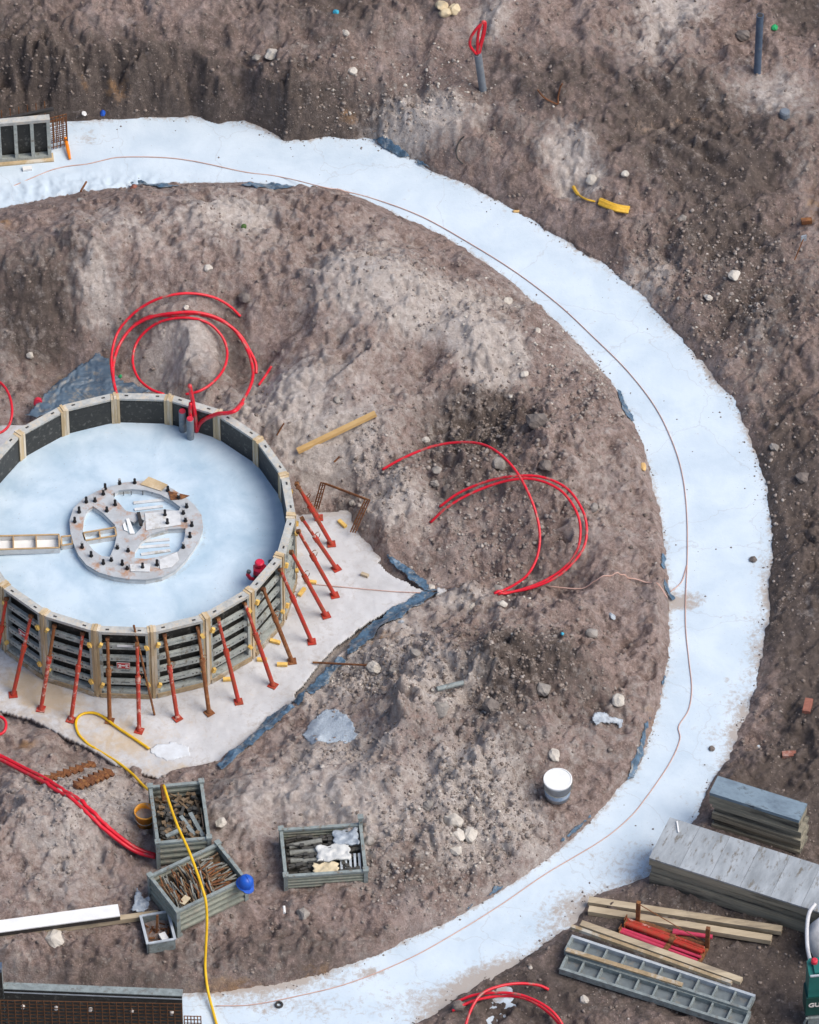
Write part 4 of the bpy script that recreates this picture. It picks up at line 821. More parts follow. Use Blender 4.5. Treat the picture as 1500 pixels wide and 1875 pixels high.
# ------------------------------------------------------------------ laser level on the formwork rim
u = unp(476, 1062, ZD+0.02)
t = thing('laser_level', 'small red rotating laser level with two handles by the formwork rim', 'laser level', u, 0.5); t.scale = (1.12, 1.12, 1.12)
MB().lathe([(0.001, 0), (0.09, 0), (0.10, 0.05), (0.085, 0.16), (0.07, 0.20), (0.001, 0.20)], n=8).build('body', M['laser_grey'], t)
MB().lathe([(0.075, 0.15), (0.10, 0.17), (0.10, 0.25), (0.07, 0.28), (0.001, 0.28)], n=6).build('upper_body', M['laser_red'], t)
d = MB().lathe([(0.045, 0.28), (0.045, 0.31), (0.066, 0.315), (0.066, 0.36), (0.05, 0.375), (0.001, 0.375)], n=10).build('head', M['laser_red'], t)
MB().box((-0.01, -0.094, 0.235), (0.06, 0.02, 0.045)).build('lens', M['glass_dome'], t)
for s in (-1, 1):
    h = MB().tube([(s*0.08, 0, 0.06), (s*0.15, 0, 0.12), (s*0.19, 0, 0.22), (s*0.17, 0, 0.27)], 0.026, 8).build('handle', M['laser_red'], t)
    MB().cyl((s*0.176, 0, 0.255), (s*0.165, 0, 0.285), 0.03, n=8).build('handle_end', M['laser_grey'], h)

# ------------------------------------------------------------------ steel stacking bins
def steel_bin(cx, cy, rimz, yaw, w, d, h, label, post=None):
    u = unp(cx, cy, rimz)
    t = thing('steel_bin', label, 'bin', (u[0], u[1], rimz-h), yaw)
    for name, ax, sgn, L in (('side_wall', 0, -1, d), ('side_wall', 0, 1, d), ('end_wall', 1, -1, w), ('end_wall', 1, 1, w)):
        m = MB(); n = 4; hh = (h-0.10)/n
        prof = []
        for k in range(n):
            z0 = 0.06+k*hh; prof += [(0.0, z0), (0.0, z0+hh*0.30), (0.032, z0+hh*0.45), (0.032, z0+hh*0.72)]
        prof += [(0.0, h-0.04)]
        def P(o, z, s, off): 
            pos = sgn*((w if ax == 0 else d)/2-0.03+off+o)
            return (pos, s*(L/2-0.03), z) if ax == 0 else (s*(L/2-0.03), pos, z)
        vs = []; fs = []
        for (o, z) in prof:
            for s in (-1, 1):
                vs.append(P(o, z, s, 0)); vs.append(P(o, z, s, -0.012))
        for i in range(len(prof)-1):
            a = i*4; b = a+4
            fs += [(a, a+2, b+2, b), (a+1, b+1, b+3, a+3)]
        m.add(vs, fs); wl = m.build(name, M['bin'], t)
        r = MB()
        if ax == 0: r.box((sgn*(w/2-0.022), 0, h-0.02), (0.05, d-0.07, 0.04))
        else: r.box((0, sgn*(d/2-0.022), h-0.02), (w-0.07, 0.05, 0.04))
        r.build('rim_rail', M['bin_rim'], wl)
    for sx in (-1, 1):
        for sy in (-1, 1):
            p = MB().box((sx*(w/2-0.02), sy*(d/2-0.02), h/2+0.005), (0.06, 0.06, h+0.03)).build('corner_post', M['bin_rim'], t)
            e = h+0.02 if not (post == (sx, sy)) else h+0.16
            MB().box((sx*(w/2-0.02), sy*(d/2-0.02), e), (0.085, 0.085, 0.03)).build('post_cap', M['bin_rim'], p)
            if post == (sx, sy): MB().box((sx*(w/2-0.02), sy*(d/2-0.02), h+0.08), (0.055, 0.055, 0.14)).build('post_extension', M['bin_rim'], p)
            MB().box((sx*(w/2-0.04), sy*(d/2-0.04), -0.03), (0.09, 0.09, 0.12)).build('foot', M['bin_rim'], p)
    MB().box((0, 0, 0.07), (w-0.1, d-0.1, 0.02)).build('bin_floor', M['bin_inside'], t)
    return t, Vector((u[0], u[1], rimz-h)), yaw, w, d, h
def scrap_fill(info, name, label, cat, depth, n, mats, size, kind='rod', seed=1, arrange=None):
    """loose small pieces nobody could count, lying in a bin"""
    _, c, yaw, w, d, h = info; r = random.Random(seed); Rz = Matrix.Rotation(yaw, 3, 'Z')
    for mi, m in enumerate(mats):
        g = MB()
        nx, ny = 10, 12; vs = []; 
        if mi == 0:
            for j in range(ny):
                for i in range(nx):
                    x = (i/(nx-1)-0.5)*(w-0.14); y = (j/(ny-1)-0.5)*(d-0.14); z = h-depth-0.05+r.uniform(-.04, .04)
                    vs.append(Rz @ Vector((x, y, z))+c)
            g.add(vs, [(j*nx+i, j*nx+i+1, (j+1)*nx+i+1, (j+1)*nx+i) for j in range(ny-1) for i in range(nx-1)])
        for _ in range(n//len(mats)):
            L = r.uniform(*size); x = r.uniform(-w/2+0.1, w/2-0.1); y = r.uniform(-d/2+0.1, d/2-0.1); z = h-depth+r.uniform(-0.05, 0.07)
            if arrange is None: a = r.uniform(0, 6.28); tl = r.uniform(-0.5, 0.5)
            else: a, tl = arrange(x/w, y/d, r)
            v = Vector((math.cos(a)*math.cos(tl), math.sin(a)*math.cos(tl), math.sin(tl)))*L/2
            p0 = Vector((x, y, z))-v; p1 = Vector((x, y, z))+v
            for p in (p0, p1):
                p.x = max(-w/2+0.08, min(w/2-0.08, p.x)); p.y = max(-d/2+0.08, min(d/2-0.08, p.y)); p.z = max(0.1, min(h+0.02, p.z))
            if (p1-p0).length < 0.03: continue
            p0 = Rz @ p0+c; p1 = Rz @ p1+c
            if kind == 'rod': g.cyl(p0, p1, r.uniform(0.009, 0.016), n=6)
            elif kind == 'clamp':
                g.bar(p0, p1, r.uniform(0.025, 0.045), r.uniform(0.02, 0.035)); q = p1-(p1-p0)*0.12; g.box(q, (0.06, 0.06, 0.05), rz=a)
            else: g.bar(p0, p1, r.uniform(0.03, 0.07), r.uniform(0.02, 0.05))
        o = g.build(name, m, None, c); tag(o, label[mi], cat, None, 'stuff')
B1 = steel_bin(329, 1487, 0.98, 0.07, 0.80, 1.12, 0.60, 'tall green-grey steel bin of clamps beside the orange bucket')
scrap_fill(B1, 'loose_clamps', ['dark loose formwork clamps filling the bin beside the orange bucket', 'brown loose fittings among the clamps in the bin beside the orange bucket'], 'clamps', 0.20, 150, [M['scrap_dark'], M['scrap_brown']], (0.08, 0.2), 'clamp', 3)
B2 = steel_bin(362, 1606, 0.93, 0.505, 1.20, 0.82, 0.58, 'olive steel bin full of rusty bars with the blue hard hat on its corner')
scrap_fill(B2, 'rusty_bars', ['brown rusty clamp bars standing tangled in the olive bin', 'grey clamp bars mixed into the olive bin', 'rust red bars mixed into the olive bin'], 'bars', 0.12, 210, [M['scrap_brown'], M['scrap_grey'], M['rust']], (0.18, 0.34), 'rod', 5, arrange=lambda x, y, r: (1.57+r.uniform(-.35, .35), r.uniform(0.1, 0.9)) if x < 0.15 else (r.uniform(-.3, .3), r.uniform(-.2, .2)))
B3 = steel_bin(592, 1556, 0.72, 0.035, 1.22, 0.93, 0.36, 'low green-grey steel bin holding papers and pipes, standing alone on the soil', post=(1, 1))
scrap_fill(B3, 'pipe_offcuts', ['dark pipe offcuts and fittings in the left of the low bin'], 'pipes', 0.14, 90, [M['scrap_dark']], (0.12, 0.3), 'clamp', 9, arrange=lambda x, y, r: (r.uniform(-.2, .3), r.uniform(-.1, .15)))
def in_bin(info, x, y, z): 
    _, c, yaw, w, d, h = info; v = Matrix.Rotation(yaw, 3, 'Z') @ Vector((x*w, y*d, 0)); return Vector((c.x+v.x, c.y+v.y, c.z+z))
def one(name, mb, m, label, cat, loc=None, group=None, smooth=False):
    if loc is None: P = np.array(mb.v); loc = (P[:, 0].mean(), P[:, 1].mean(), P[:, 2].min())
    return tag(mb.build(name, m, None, loc, smooth), label, cat, group)
for k, (y0, lab) in enumerate([(0.24, 'grey pipe lying rearmost in the low bin'), (0.10, 'grey pipe lying second from the back in the low bin'), (-0.06, 'grey pipe lying third from the back in the low bin')]):
    a = in_bin(B3, -0.40, y0-.02, 0.24); b = in_bin(B3, 0.0+0.03*k, y0+0.03-0.06*k, 0.27); one('grey_tube', MB().cyl(a, b, 0.042, n=10), M['scrap_grey'], lab, 'pipe', group='grey pipes in the low bin')
def sheet(name, info, x0, x1, y0, y1, z, m, label, cat, wr=0.03, seed=0, th=0.01):
    nx, ny = 16, 12; X, Y = np.meshgrid(np.linspace(x0, x1, nx), np.linspace(y0, y1, ny)); P = np.zeros((ny, nx, 3))
    nz = fbm(X*3, Y*3, 0.35, 3, seed)
    for j in range(ny):
        for i in range(nx): P[j, i] = in_bin(info, X[j, i]+0.012*math.sin(j*1.3+seed), Y[j, i]+0.015*math.sin(i*1.1+seed), z+wr*nz[j, i])
    return tag(grid_sheet(name, P[..., 0], P[..., 1], P[..., 2], m, loc=tuple(P.reshape(-1, 3).min(0)), thick=th), label, cat)
sheet('paper_sack', B3, -0.08, 0.32, -0.20, 0.12, 0.33, M['paper'], 'crumpled white paper sack in the middle of the low bin', 'sack', 0.06, 401, 0.03)
sheet('paper_sack', B3, 0.14, 0.44, 0.10, 0.42, 0.33, M['plastic_bag'], 'pale grey bag in the rear right corner of the low bin', 'bag', 0.06, 402, 0.03)
sheet('cardboard', B3, -0.14, 0.16, -0.44, -0.22, 0.31, M['cream_paper'], 'cream coloured cardboard piece at the front of the low bin', 'cardboard', 0.04, 403, 0.02)
for k in range(5):
    a = in_bin(B3, 0.20+0.055*k, -0.42, 0.26); b = in_bin(B3, 0.21+0.055*k, -0.06, 0.27)
    one('metal_strip', MB().bar(a, b, 0.034, 0.05), M['alu_light'], ORD[k]+' thin pale metal strip from the left, front right of the low bin', 'strip', group='metal strips in the low bin')
for k, (xa, ya, xb, yb, lab) in enumerate([(0.02, 0.02, 0.22, -0.32, 'left of two pale grey bars lying on the clamps in the tall bin'), (0.20, 0.06, 0.38, -0.36, 'right of two pale grey bars lying on the clamps in the tall bin'), (-0.30, -0.30, 0.0, -0.20, 'short pale grey bar near the front of the tall bin')]):
    a = in_bin(B1, xa, ya, 0.47); b = in_bin(B1, xb, yb, 0.47); one('grey_bar', MB().bar(a, b, 0.06, 0.035), M['alu'], lab, 'bar')
a = in_bin(B1, -0.24, 0.36, 0.30); b = in_bin(B1, -0.26, 0.40, 0.72); one('rusty_rod', MB().bar(a, b, 0.06, 0.04), M['rust'], 'rusty bar sticking up at the back of the tall bin', 'bar')
a = in_bin(B2, -0.30, -0.28, 0.52); one('paper_scrap', MB().box(a, (0.16, 0.1, 0.012), rz=0.9), M['cream_paper'], 'pale paper scrap lying on bars at the left of the olive bin', 'paper')
# hard hat on the corner of the olive bin
u = unp(449, 1618, 0.93); t = thing('hard_hat', 'blue hard hat hanging on the right corner of the olive bin', 'hard hat', u, 0.3)
MB().lathe([(0.118, 0.0), (0.117, 0.05), (0.105, 0.10), (0.08, 0.135), (0.045, 0.153), (0.001, 0.158)], n=20).build('shell', M['blue_hat'], t, smooth=True)
MB().lathe([(0.112, 0.004), (0.135, -0.006), (0.137, -0.012), (0.112, -0.004)], n=20).build('brim', M['blue_hat'], t, smooth=True)
MB().prism([[(0.09*math.cos(a), -0.10-0.075*math.sin(a)) for a in np.linspace(0, math.pi, 9)]], -0.012, -0.002).build('peak', M['blue_hat'], t)
MB().tube([(0, -0.115*math.cos(a), 0.004+0.158*math.sin(a)) for a in np.linspace(0.1, math.pi-0.1, 12)], 0.012, 6).build('ridge', M['blue_hat'], t, smooth=True)
t.rotation_euler = (0.25, 0.15, 0.5)
# buckets
def bucket(px, py, r0, r1, h, m, label, inner, lid=None, band=None):
    u = G(px, py); t = thing('bucket', label, 'bucket', (u[0], u[1], u[2]-0.01))
    MB().lathe([(0.001, 0), (r0, 0), (r0+(r1-r0)*0.9, h*0.9), (r1, h*0.9), (r1*1.03, h*0.93), (r1*1.03, h), (r1*0.94, h), (r1*0.92, h*0.6)], n=28).build('bucket_wall', m, t, smooth=True)
    if lid: MB().lathe([(r1*1.035, h*0.97), (r1*1.035, h+0.012), (r1*0.96, h+0.016), (r1*0.93, h+0.006), (0.001, h+0.008)], n=28).build('lid', lid, t)
    else: MB().disc((0, 0, h*0.62), r1*0.925).build('contents', inner, t)
    if band: MB().lathe([(r0+(r1-r0)*0.22+0.002, h*0.2), (r0+(r1-r0)*0.5+0.003, h*0.5)], n=28).build('label_band', band, t)
    MB().tube([(r1*1.04*math.cos(a), -0.03-abs(math.sin(a))*0.08*0-0.0+r1*1.04*math.sin(a)*0.98, h*0.86-0.25*h*math.sin(-a)) for a in np.linspace(math.pi, 2*math.pi, 16)], 0.006, 5).build('handle', M['scrap_grey'], t)
    return t
M['bucket_grey'] = mat('bucket_grey', (0.46, 0.50, 0.55), (0.38, 0.42, 0.47), 8, 0.45); M['bucket_blue'] = mat('bucket_blue', (0.20, 0.33, 0.50), (0.45, 0.5, 0.56), 14, 0.45)
bucket(1021, 1455, 0.185, 0.208, 0.36, M['bucket_grey'], 'white lidded bucket standing on the soil near the ring', M['paper'], M['white_plastic'], M['bucket_blue'])
bucket(266, 1508, 0.125, 0.155, 0.30, M['orange'], 'orange bucket beside the tall bin', M['stone'])
# small grey plastic crate
u = unp(289, 1698, 0.60); t = thing('plastic_crate', 'small grey plastic crate at the end of the timber beam', 'crate', (u[0], u[1], 0.36), 0.16)
w, d, h = 0.40, 0.52, 0.24
for sx in (-1, 1): MB().box((sx*w/2, 0, h/2), (0.02, d, h)).build('side_wall', M['alu'], t)
for sy in (-1, 1): MB().box((0, sy*d/2, h/2), (w-0.022, 0.02, h-.002)).build('end_wall', M['alu'], t)
MB().box((0, 0, 0.012), (w-0.02, d-0.02, 0.02)).build('crate_floor', M['bin_inside'], t)
for sx in (-1, 1): MB().box((sx*(w/2+0.004), 0, h-0.008), (0.04, d+0.03, 0.02)).build('rim', M['alu_light'], t)
for sy in (-1, 1): MB().box((0, sy*(d/2+0.004), h-0.007), (w-0.03, 0.036, 0.02)).build('rim', M['alu_light'], t)
crate_c = Vector((u[0], u[1], 0.36))
one('paper_block', MB().box(crate_c+Vector((0.08, -0.08, 0.10)), (0.10, 0.14, 0.06), rz=0.4), M['white_plastic'], 'small white block lying in the little grey crate', 'block')
g = MB(); r_ = random.Random(5)
for _ in range(26):
    p = crate_c+Vector((r_.uniform(-.15, .15), r_.uniform(-.2, .2), r_.uniform(.03, .09))); a = r_.uniform(0, 6.28); g.cyl(p, p+Vector((math.cos(a)*.08, math.sin(a)*.08, r_.uniform(-.01, .05))), 0.012, n=6)
tag(g.build('rusty_bits', M['rust'], None, crate_c), 'rusty small parts heaped in the little grey crate', 'scrap', None, 'stuff')
one('rusty_rod', MB().bar(crate_c+Vector((-.02, 0.02, .03)), crate_c+Vector((0, 0.08, .42)), 0.03, 0.03), M['rust'], 'rusty bar standing up in the little grey crate', 'bar')

# ------------------------------------------------------------------ timber, beams, bags on the left
def beam(p0, p1, z0, z1, w, h, m, label, cat, name='timber_beam', group=None):
    a = unp(*p0, z0); b = unp(*p1, z1); return one(name, MB().bar(a, b, w, h), m, label, cat, group=group)
za = G(100, 1715)[2]; zb = G(270, 1680)[2]
beam((-60, 1723), (290, 1674), za+.05, zb+.04, 0.09, 0.09, M['timber'], 'long squared timber beam under the white board at the left edge', 'beam')
a = unp(-60, 1705, za+.20); b = unp(218, 1667, zb+.19)
t = thing('white_board', 'white coated board on the timber beam at the left edge', 'board', (a+b)/2)
mid = Vector((a+b)/2); MB().bar(Vector(a)-mid, Vector(b)-mid, 0.225, 0.02).build('board_top', M['white_plastic'], t)
dv = (Vector(b)-Vector(a)).normalized(); nv = Vector((-dv.y, dv.x, 0))
for s in (-1, 1): MB().bar(Vector(a)-mid+nv*s*0.10+Vector((0, 0, -.05)), Vector(b)-mid+nv*s*0.10+Vector((0, 0, -.05)), 0.02, 0.08).build('board_edge', M['dark_steel'], t)
tag(draped('plastic_bag', [(240,1676),(246,1655),(250,1634),(262,1650),(277,1650),(274,1672),(258,1680)], M['plastic_bag'], 0.03, 0.10, 0.12, thick=0.01, seed=321), 'crumpled pale plastic bag between the olive bin and the white board', 'plastic bag')
tag(draped('plastic_bag', [(1080,1322),(1088,1310),(1108,1309),(1125,1317),(1144,1320),(1142,1338),(1132,1340),(1128,1330),(1105,1326),(1092,1330)], M['plastic_bag'], 0.01, 0.05, 0.08, thick=0.004, ragged=0.06, seed=331), 'crumpled pale plastic sheet on soil above the white bucket', 'plastic sheet')
# rusty toothed strips
def toothed(p0, p1, w, n, label):
    a = Vector(G(*p0, .05)); b = Vector(G(*p1, .05)); t = thing('toothed_strip', label, 'steel strip', (a+b)/2); c = (a+b)/2; d = (b-a).normalized(); nv = Vector((-d.y, d.x, 0))
    MB().bar(a-c, b-c, w*0.55, 0.05).build('strip_back', M['rust'], t)
    L = (b-a).length
    for k in range(n):
        p = a-c+d*(L*(k+0.5)/n); MB().prism([[(p+d*0.45*L/n-nv*w*0.25).xy, (p+nv*w*0.62).xy, (p-d*0.45*L/n-nv*w*0.25).xy][::-1]], p.z-0.01, p.z+0.05).build('tooth', M['rust'], t)
        p2 = p-nv*w*0.45; MB().box(p2+Vector((0, 0, .01)), (L/n*0.5, w*0.4, 0.04), rz=math.atan2(d.y, d.x)).build('tooth', M['rust'], t)
toothed((70, 1432), (172, 1399), 0.13, 9, 'longer rusty toothed steel strip lying across the red pipes')
toothed((138, 1440), (202, 1413), 0.18, 7, 'shorter brown toothed steel strip right of the red pipes')
# planks and sticks on the soil
a = Vector(G(545, 826, .06)); b = Vector(G(688, 757, .09)); one('timber_batten', MB().bar(a, b, 0.085, 0.06), M['fresh_wood'], 'fresh yellow timber batten lying on pale soil right of the formwork', 'timber')
for (p, ln, an, lab) in [((517,1219),.16,-.1,'pale wood offcut between two prop feet on the lower right of the pad'),((417,1246),.14,0.0,'pale wood offcut at the foot of the formwork near the third red prop'),((627,961),.17,2.2,'pale wood offcut at the pad edge by the rusty cage'),((570,1068),.16,-.2,'pale wood offcut where the straight cord meets the formwork'),((553,1086),.17,1.0,'pale wood offcut just below the cord end at the formwork'),((504,1177),.16,-.4,'pale wood offcut at the formwork corner left of the dark brown prop foot'),((480,1210),.15,-.1,'pale wood offcut close to the formwork below the brown prop'),((668,1055),.12,-.5,'light brown wood offcut alone in the middle of the right pad corner')]:
    q = G(*p); one('wood_offcut', MB().box((q[0], q[1], q[2]+.03), (ln, .055, .045), rz=an), M['wedge'] if 'light brown' not in lab else M['timber'], lab, 'wood offcut')
for (p0, p1, z1, r, m, lab) in [((573,1213),(690,1219),.02,.016,M['rust'],'thin rusty rod lying across the lower pad edge'),((148,350),(158,333),.14,.018,M['rust'],'short brown stick at the inner edge of the upper ring'),((507,797),(520,775),.12,.012,M['rust'],'thin brown twig on pale soil right of the formwork'),((612,846),(622,836),.02,.014,M['rust'],'tiny brown twig below the timber batten')]:
    a = Vector(G(*p0, .02)); b = Vector(G(*p1, z1)); one('stick', MB().cyl(a, b, r, n=6), m, lab, 'stick')
a = [G(985,165,.03), G(996,178,.05), G(1012,187,.05), G(1022,190,.04), G(1022,178,.12), G(1026,160,.25), G(1030,153,.3)]
one('bent_rod', MB().tube(spline(a, 4), 0.014, 6), M['rust'], 'bent dark rusty rod on the soil below the pipe with red loops', 'rod')
hose('black_cable', [(848,300,.02),(838,290,.06),(836,275,.08),(842,258,.05),(850,250,.0)], .012, M['dark_steel'], 'dark bent cable poking out of the bank beside the upper ring', 'cable', n=6)
# rusty reinforcement cage frame by the formwork
tl, tr = unp(592, 884, .62), unp(673, 915, .62); bl, br = unp(579, 931, .12), unp(646, 975, .12)
t = thing('rebar_cage', 'rusty reinforcement frame standing in the pit right of the formwork', 'rebar cage', bl); o_ = Vector(bl)
def off(p, k): return Vector(p)-o_+Vector((0.035*k, -0.02*k, 0.012*k))
for a, b, nm in ((tl, tr, 'top_bar'), (bl, tl, 'upright'), (br, tr, 'upright')):
    for k in (-1, 0, 1): MB().cyl(off(a, k), off(b, k), 0.011, n=6).build(nm, M['rust'], t)
for a, b in ((bl, tl), (br, tr), (tl, tr)):
    for s in np.linspace(0.1, 0.9, 6):
        p = Vector(a).lerp(Vector(b), s); MB().cyl(p-o_+Vector((-.045, .025, -.015)), p-o_+Vector((.045, -.025, .015)), 0.007, n=5).build('tie', M['rust'], t)

# ------------------------------------------------------------------ tarps and foil
tag(draped('blue_tarp', [(45,768),(75,738),(105,708),(135,685),(160,664),(183,655),(200,664),(208,690),(230,705),(262,716),(290,724),(200,735),(120,750),(70,775)], M['tarp'], 0.03, 0.09, 0.22, thick=0.006, ragged=0.05, seed=341), 'crumpled blue tarpaulin behind the left back of the round formwork', 'tarpaulin')
for poly, lab, sd_ in [([(832,1079),(800,1086),(740,1135),(690,1160),(650,1195),(630,1215),(640,1180),(670,1150),(720,1115),(770,1085)], 'blue foil strip along the lower right pad edge from its corner', 351),
    ([(832,1076),(795,1082),(765,1052),(735,1032),(708,1022),(722,1040),(745,1060),(775,1085)], 'blue foil strip along the upper right pad edge to its corner', 352),
    ([(634,1214),(604,1248),(575,1272),(545,1297),(532,1290),(560,1262),(594,1226),(618,1204)], 'dark blue foil piece below the thin rusty rod at the pad edge', 353),
    ([(540,1296),(512,1324),(472,1358),(432,1392),(405,1412),(398,1402),(440,1366),(488,1320),(525,1290)], 'dark foil strip along the lowest pad edge', 354)]:
    tag(draped('foil_strip', poly, M['foil'], 0.010, 0.03, 0.07, cell=0.013, thick=0.003, ragged=0.07, seed=sd_), lab, 'foil')
for poly, lab, sd_ in [([(676,256),(700,254),(725,264),(748,283),(755,290),(730,288),(700,270)], 'blue foil strip at the outer edge of the upper ring', 361),
    ([(757,292),(775,296),(793,310),(785,312),(765,304)], 'small blue foil scrap at the outer edge of the upper ring', 362),
    ([(440,340),(470,336),(500,335),(540,341),(520,346),(470,346)], 'blue foil strip at the inner edge of the upper ring', 363),
    ([(222,336),(260,332),(330,341),(300,345),(240,342)], 'dull blue foil strip at the inner edge of the ring near the top left', 364),
    ([(1128,712),(1137,718),(1150,748),(1164,776),(1158,778),(1140,750)], 'dark foil strip at the inner ring edge above the wood chip', 365),
    ([(1210,1005),(1216,1006),(1219,1030),(1216,1048),(1211,1030)], 'narrow dark foil strip at the inner ring edge right of the red hoses', 366),
    ([(1216,1060),(1224,1075),(1236,1098),(1232,1106),(1222,1088),(1214,1070)], 'narrow dark foil strip at the inner ring edge near the cord branch', 367),
    ([(1222,1230),(1216,1255),(1211,1280),(1206,1276),(1213,1248)], 'short blue foil strip at the inner ring edge right of the soil heap', 368),
    ([(1190,1318),(1184,1350),(1176,1395),(1160,1425),(1150,1430),(1160,1395),(1172,1360),(1180,1328)], 'wide blue foil strip at the inner ring edge right of the white bucket', 369),
    ([(1090,1490),(1075,1512),(1045,1535),(1025,1545),(1045,1522),(1078,1496)], 'blue foil strip at the inner ring edge below the white bucket', 370),
    ([(925,1625),(895,1645),(850,1675),(825,1690),(830,1682),(880,1648)], 'dark blue foil strip at the lower inner ring edge', 371)]:
    tag(draped('foil_strip', poly, M['foil'], 0.006, 0.02, 0.07, cell=0.011, thick=0.003, ragged=0.06, seed=sd_), lab, 'foil')

# ------------------------------------------------------------------ pipes and litter in the upper soil
q = G(885, 166); t = pipe(885, 166, 0.80, 0.062, q[2], M['grey_pipe'], 'grey conduit holding looped red hoses in the upper soil', lean=(-.09, .03))
top = Vector(q)+Vector((-.09, .03, .80))
def loopx(pts): return [top+Vector((x, 0.3*x+.02, z)) for x, z in pts]
for pts, lab in [([(0,-.05),(-.06,.06),(-.13,.22),(-.12,.38),(-.04,.54),(.05,.64),(.09,.66),(.10,.55),(.06,.3),(.02,.1),(.01,-.05)], 'larger red hose loop in the top of the upper grey conduit'), ([(0.0,-.05),(-.01,.15),(0.0,.4),(.03,.58),(.08,.68),(.12,.62),(.10,.4),(.05,.15),(.02,-.05)], 'narrower red hose loop in the top of the upper grey conduit')]:
    one('red_hose', MB().tube(spline(loopx(pts), 4), 0.024, 8), M['red_hose'], lab, 'hose', smooth=True)
q = G(1387, 132); pipe(1387, 132, 1.28, 0.06, q[2], M['blue_pipe'], 'tall dark blue-grey pipe standing in the upper right soil')
q = G(1437, 214); pipe(1437, 214, 0.12, 0.085, q[2], M['grey_pipe'], 'short grey pipe stub below the tall pipe in the upper right soil', M['grey_pipe'])
# yellow strap
a = [G(1050,342,.03), G(1058,355,.04), G(1072,364,.04), G(1090,369,.04)]; b = [G(1098,369,.04), G(1125,380,.05), G(1152,385,.05)]
t = thing('yellow_strap', 'twisted yellow strap lying on soil outside the upper right ring', 'strap', a[0]); o_ = Vector(a[0])
MB().tube([Vector(p)-o_ for p in spline(a, 5)], [0.03]*6+[0.016]*10, 6).build('twisted_part', M['yellow'], t)
g = MB(); B_ = spline(b, 6)
for s in (-.045, 0, .045): MB().tube([Vector((p[0]+s*.3, p[1]+s, p[2]+.02-abs(s)*.3))-o_ for p in B_], 0.03, 6).build('flat_fold', M['yellow'], t)
# lumps, litter
def lump(px, py, sx, sy, sz, m, label, cat, name='stone', seed=0, sink=0.25, ang=0.5, group=None):
    r = random.Random(seed*7+3); q = G(px, py); import bmesh as _b
    bm = _b.new(); _b.ops.create_icosphere(bm, subdivisions=3, radius=1.0)
    cuts = [(Vector((r.uniform(-1, 1), r.uniform(-1, 1), r.uniform(-.6, 1))).normalized(), r.uniform(0.62, 0.9)) for _ in range(9)]
    sc_ = Matrix.Rotation(r.uniform(0, 6.28), 3, 'Z')
    for v in bm.verts:
        p = v.co.copy()
        for n_, d_ in cuts:
            e_ = p.dot(n_)-d_
            if e_ > 0: p -= n_*e_*ang*1.9
        p *= 1+0.05*math.sin(p.x*7+seed)+0.05*math.sin(p.y*9+p.z*5+seed)
        v.co = sc_ @ Vector((p.x*sx, p.y*sy, p.z*sz))+Vector((0, 0, sz*(1-sink*2)))
    me = bpy.data.meshes.new(name); bm.to_mesh(me); bm.free(); me.materials.append(m)
    o = bpy.data.objects.new(name, me); COL.objects.link(o); o.location = (q[0], q[1], q[2]); return tag(o, label, cat, group)
S_, P_, D_ = M['stone'], M['pale_stone'], M['dark_stone']
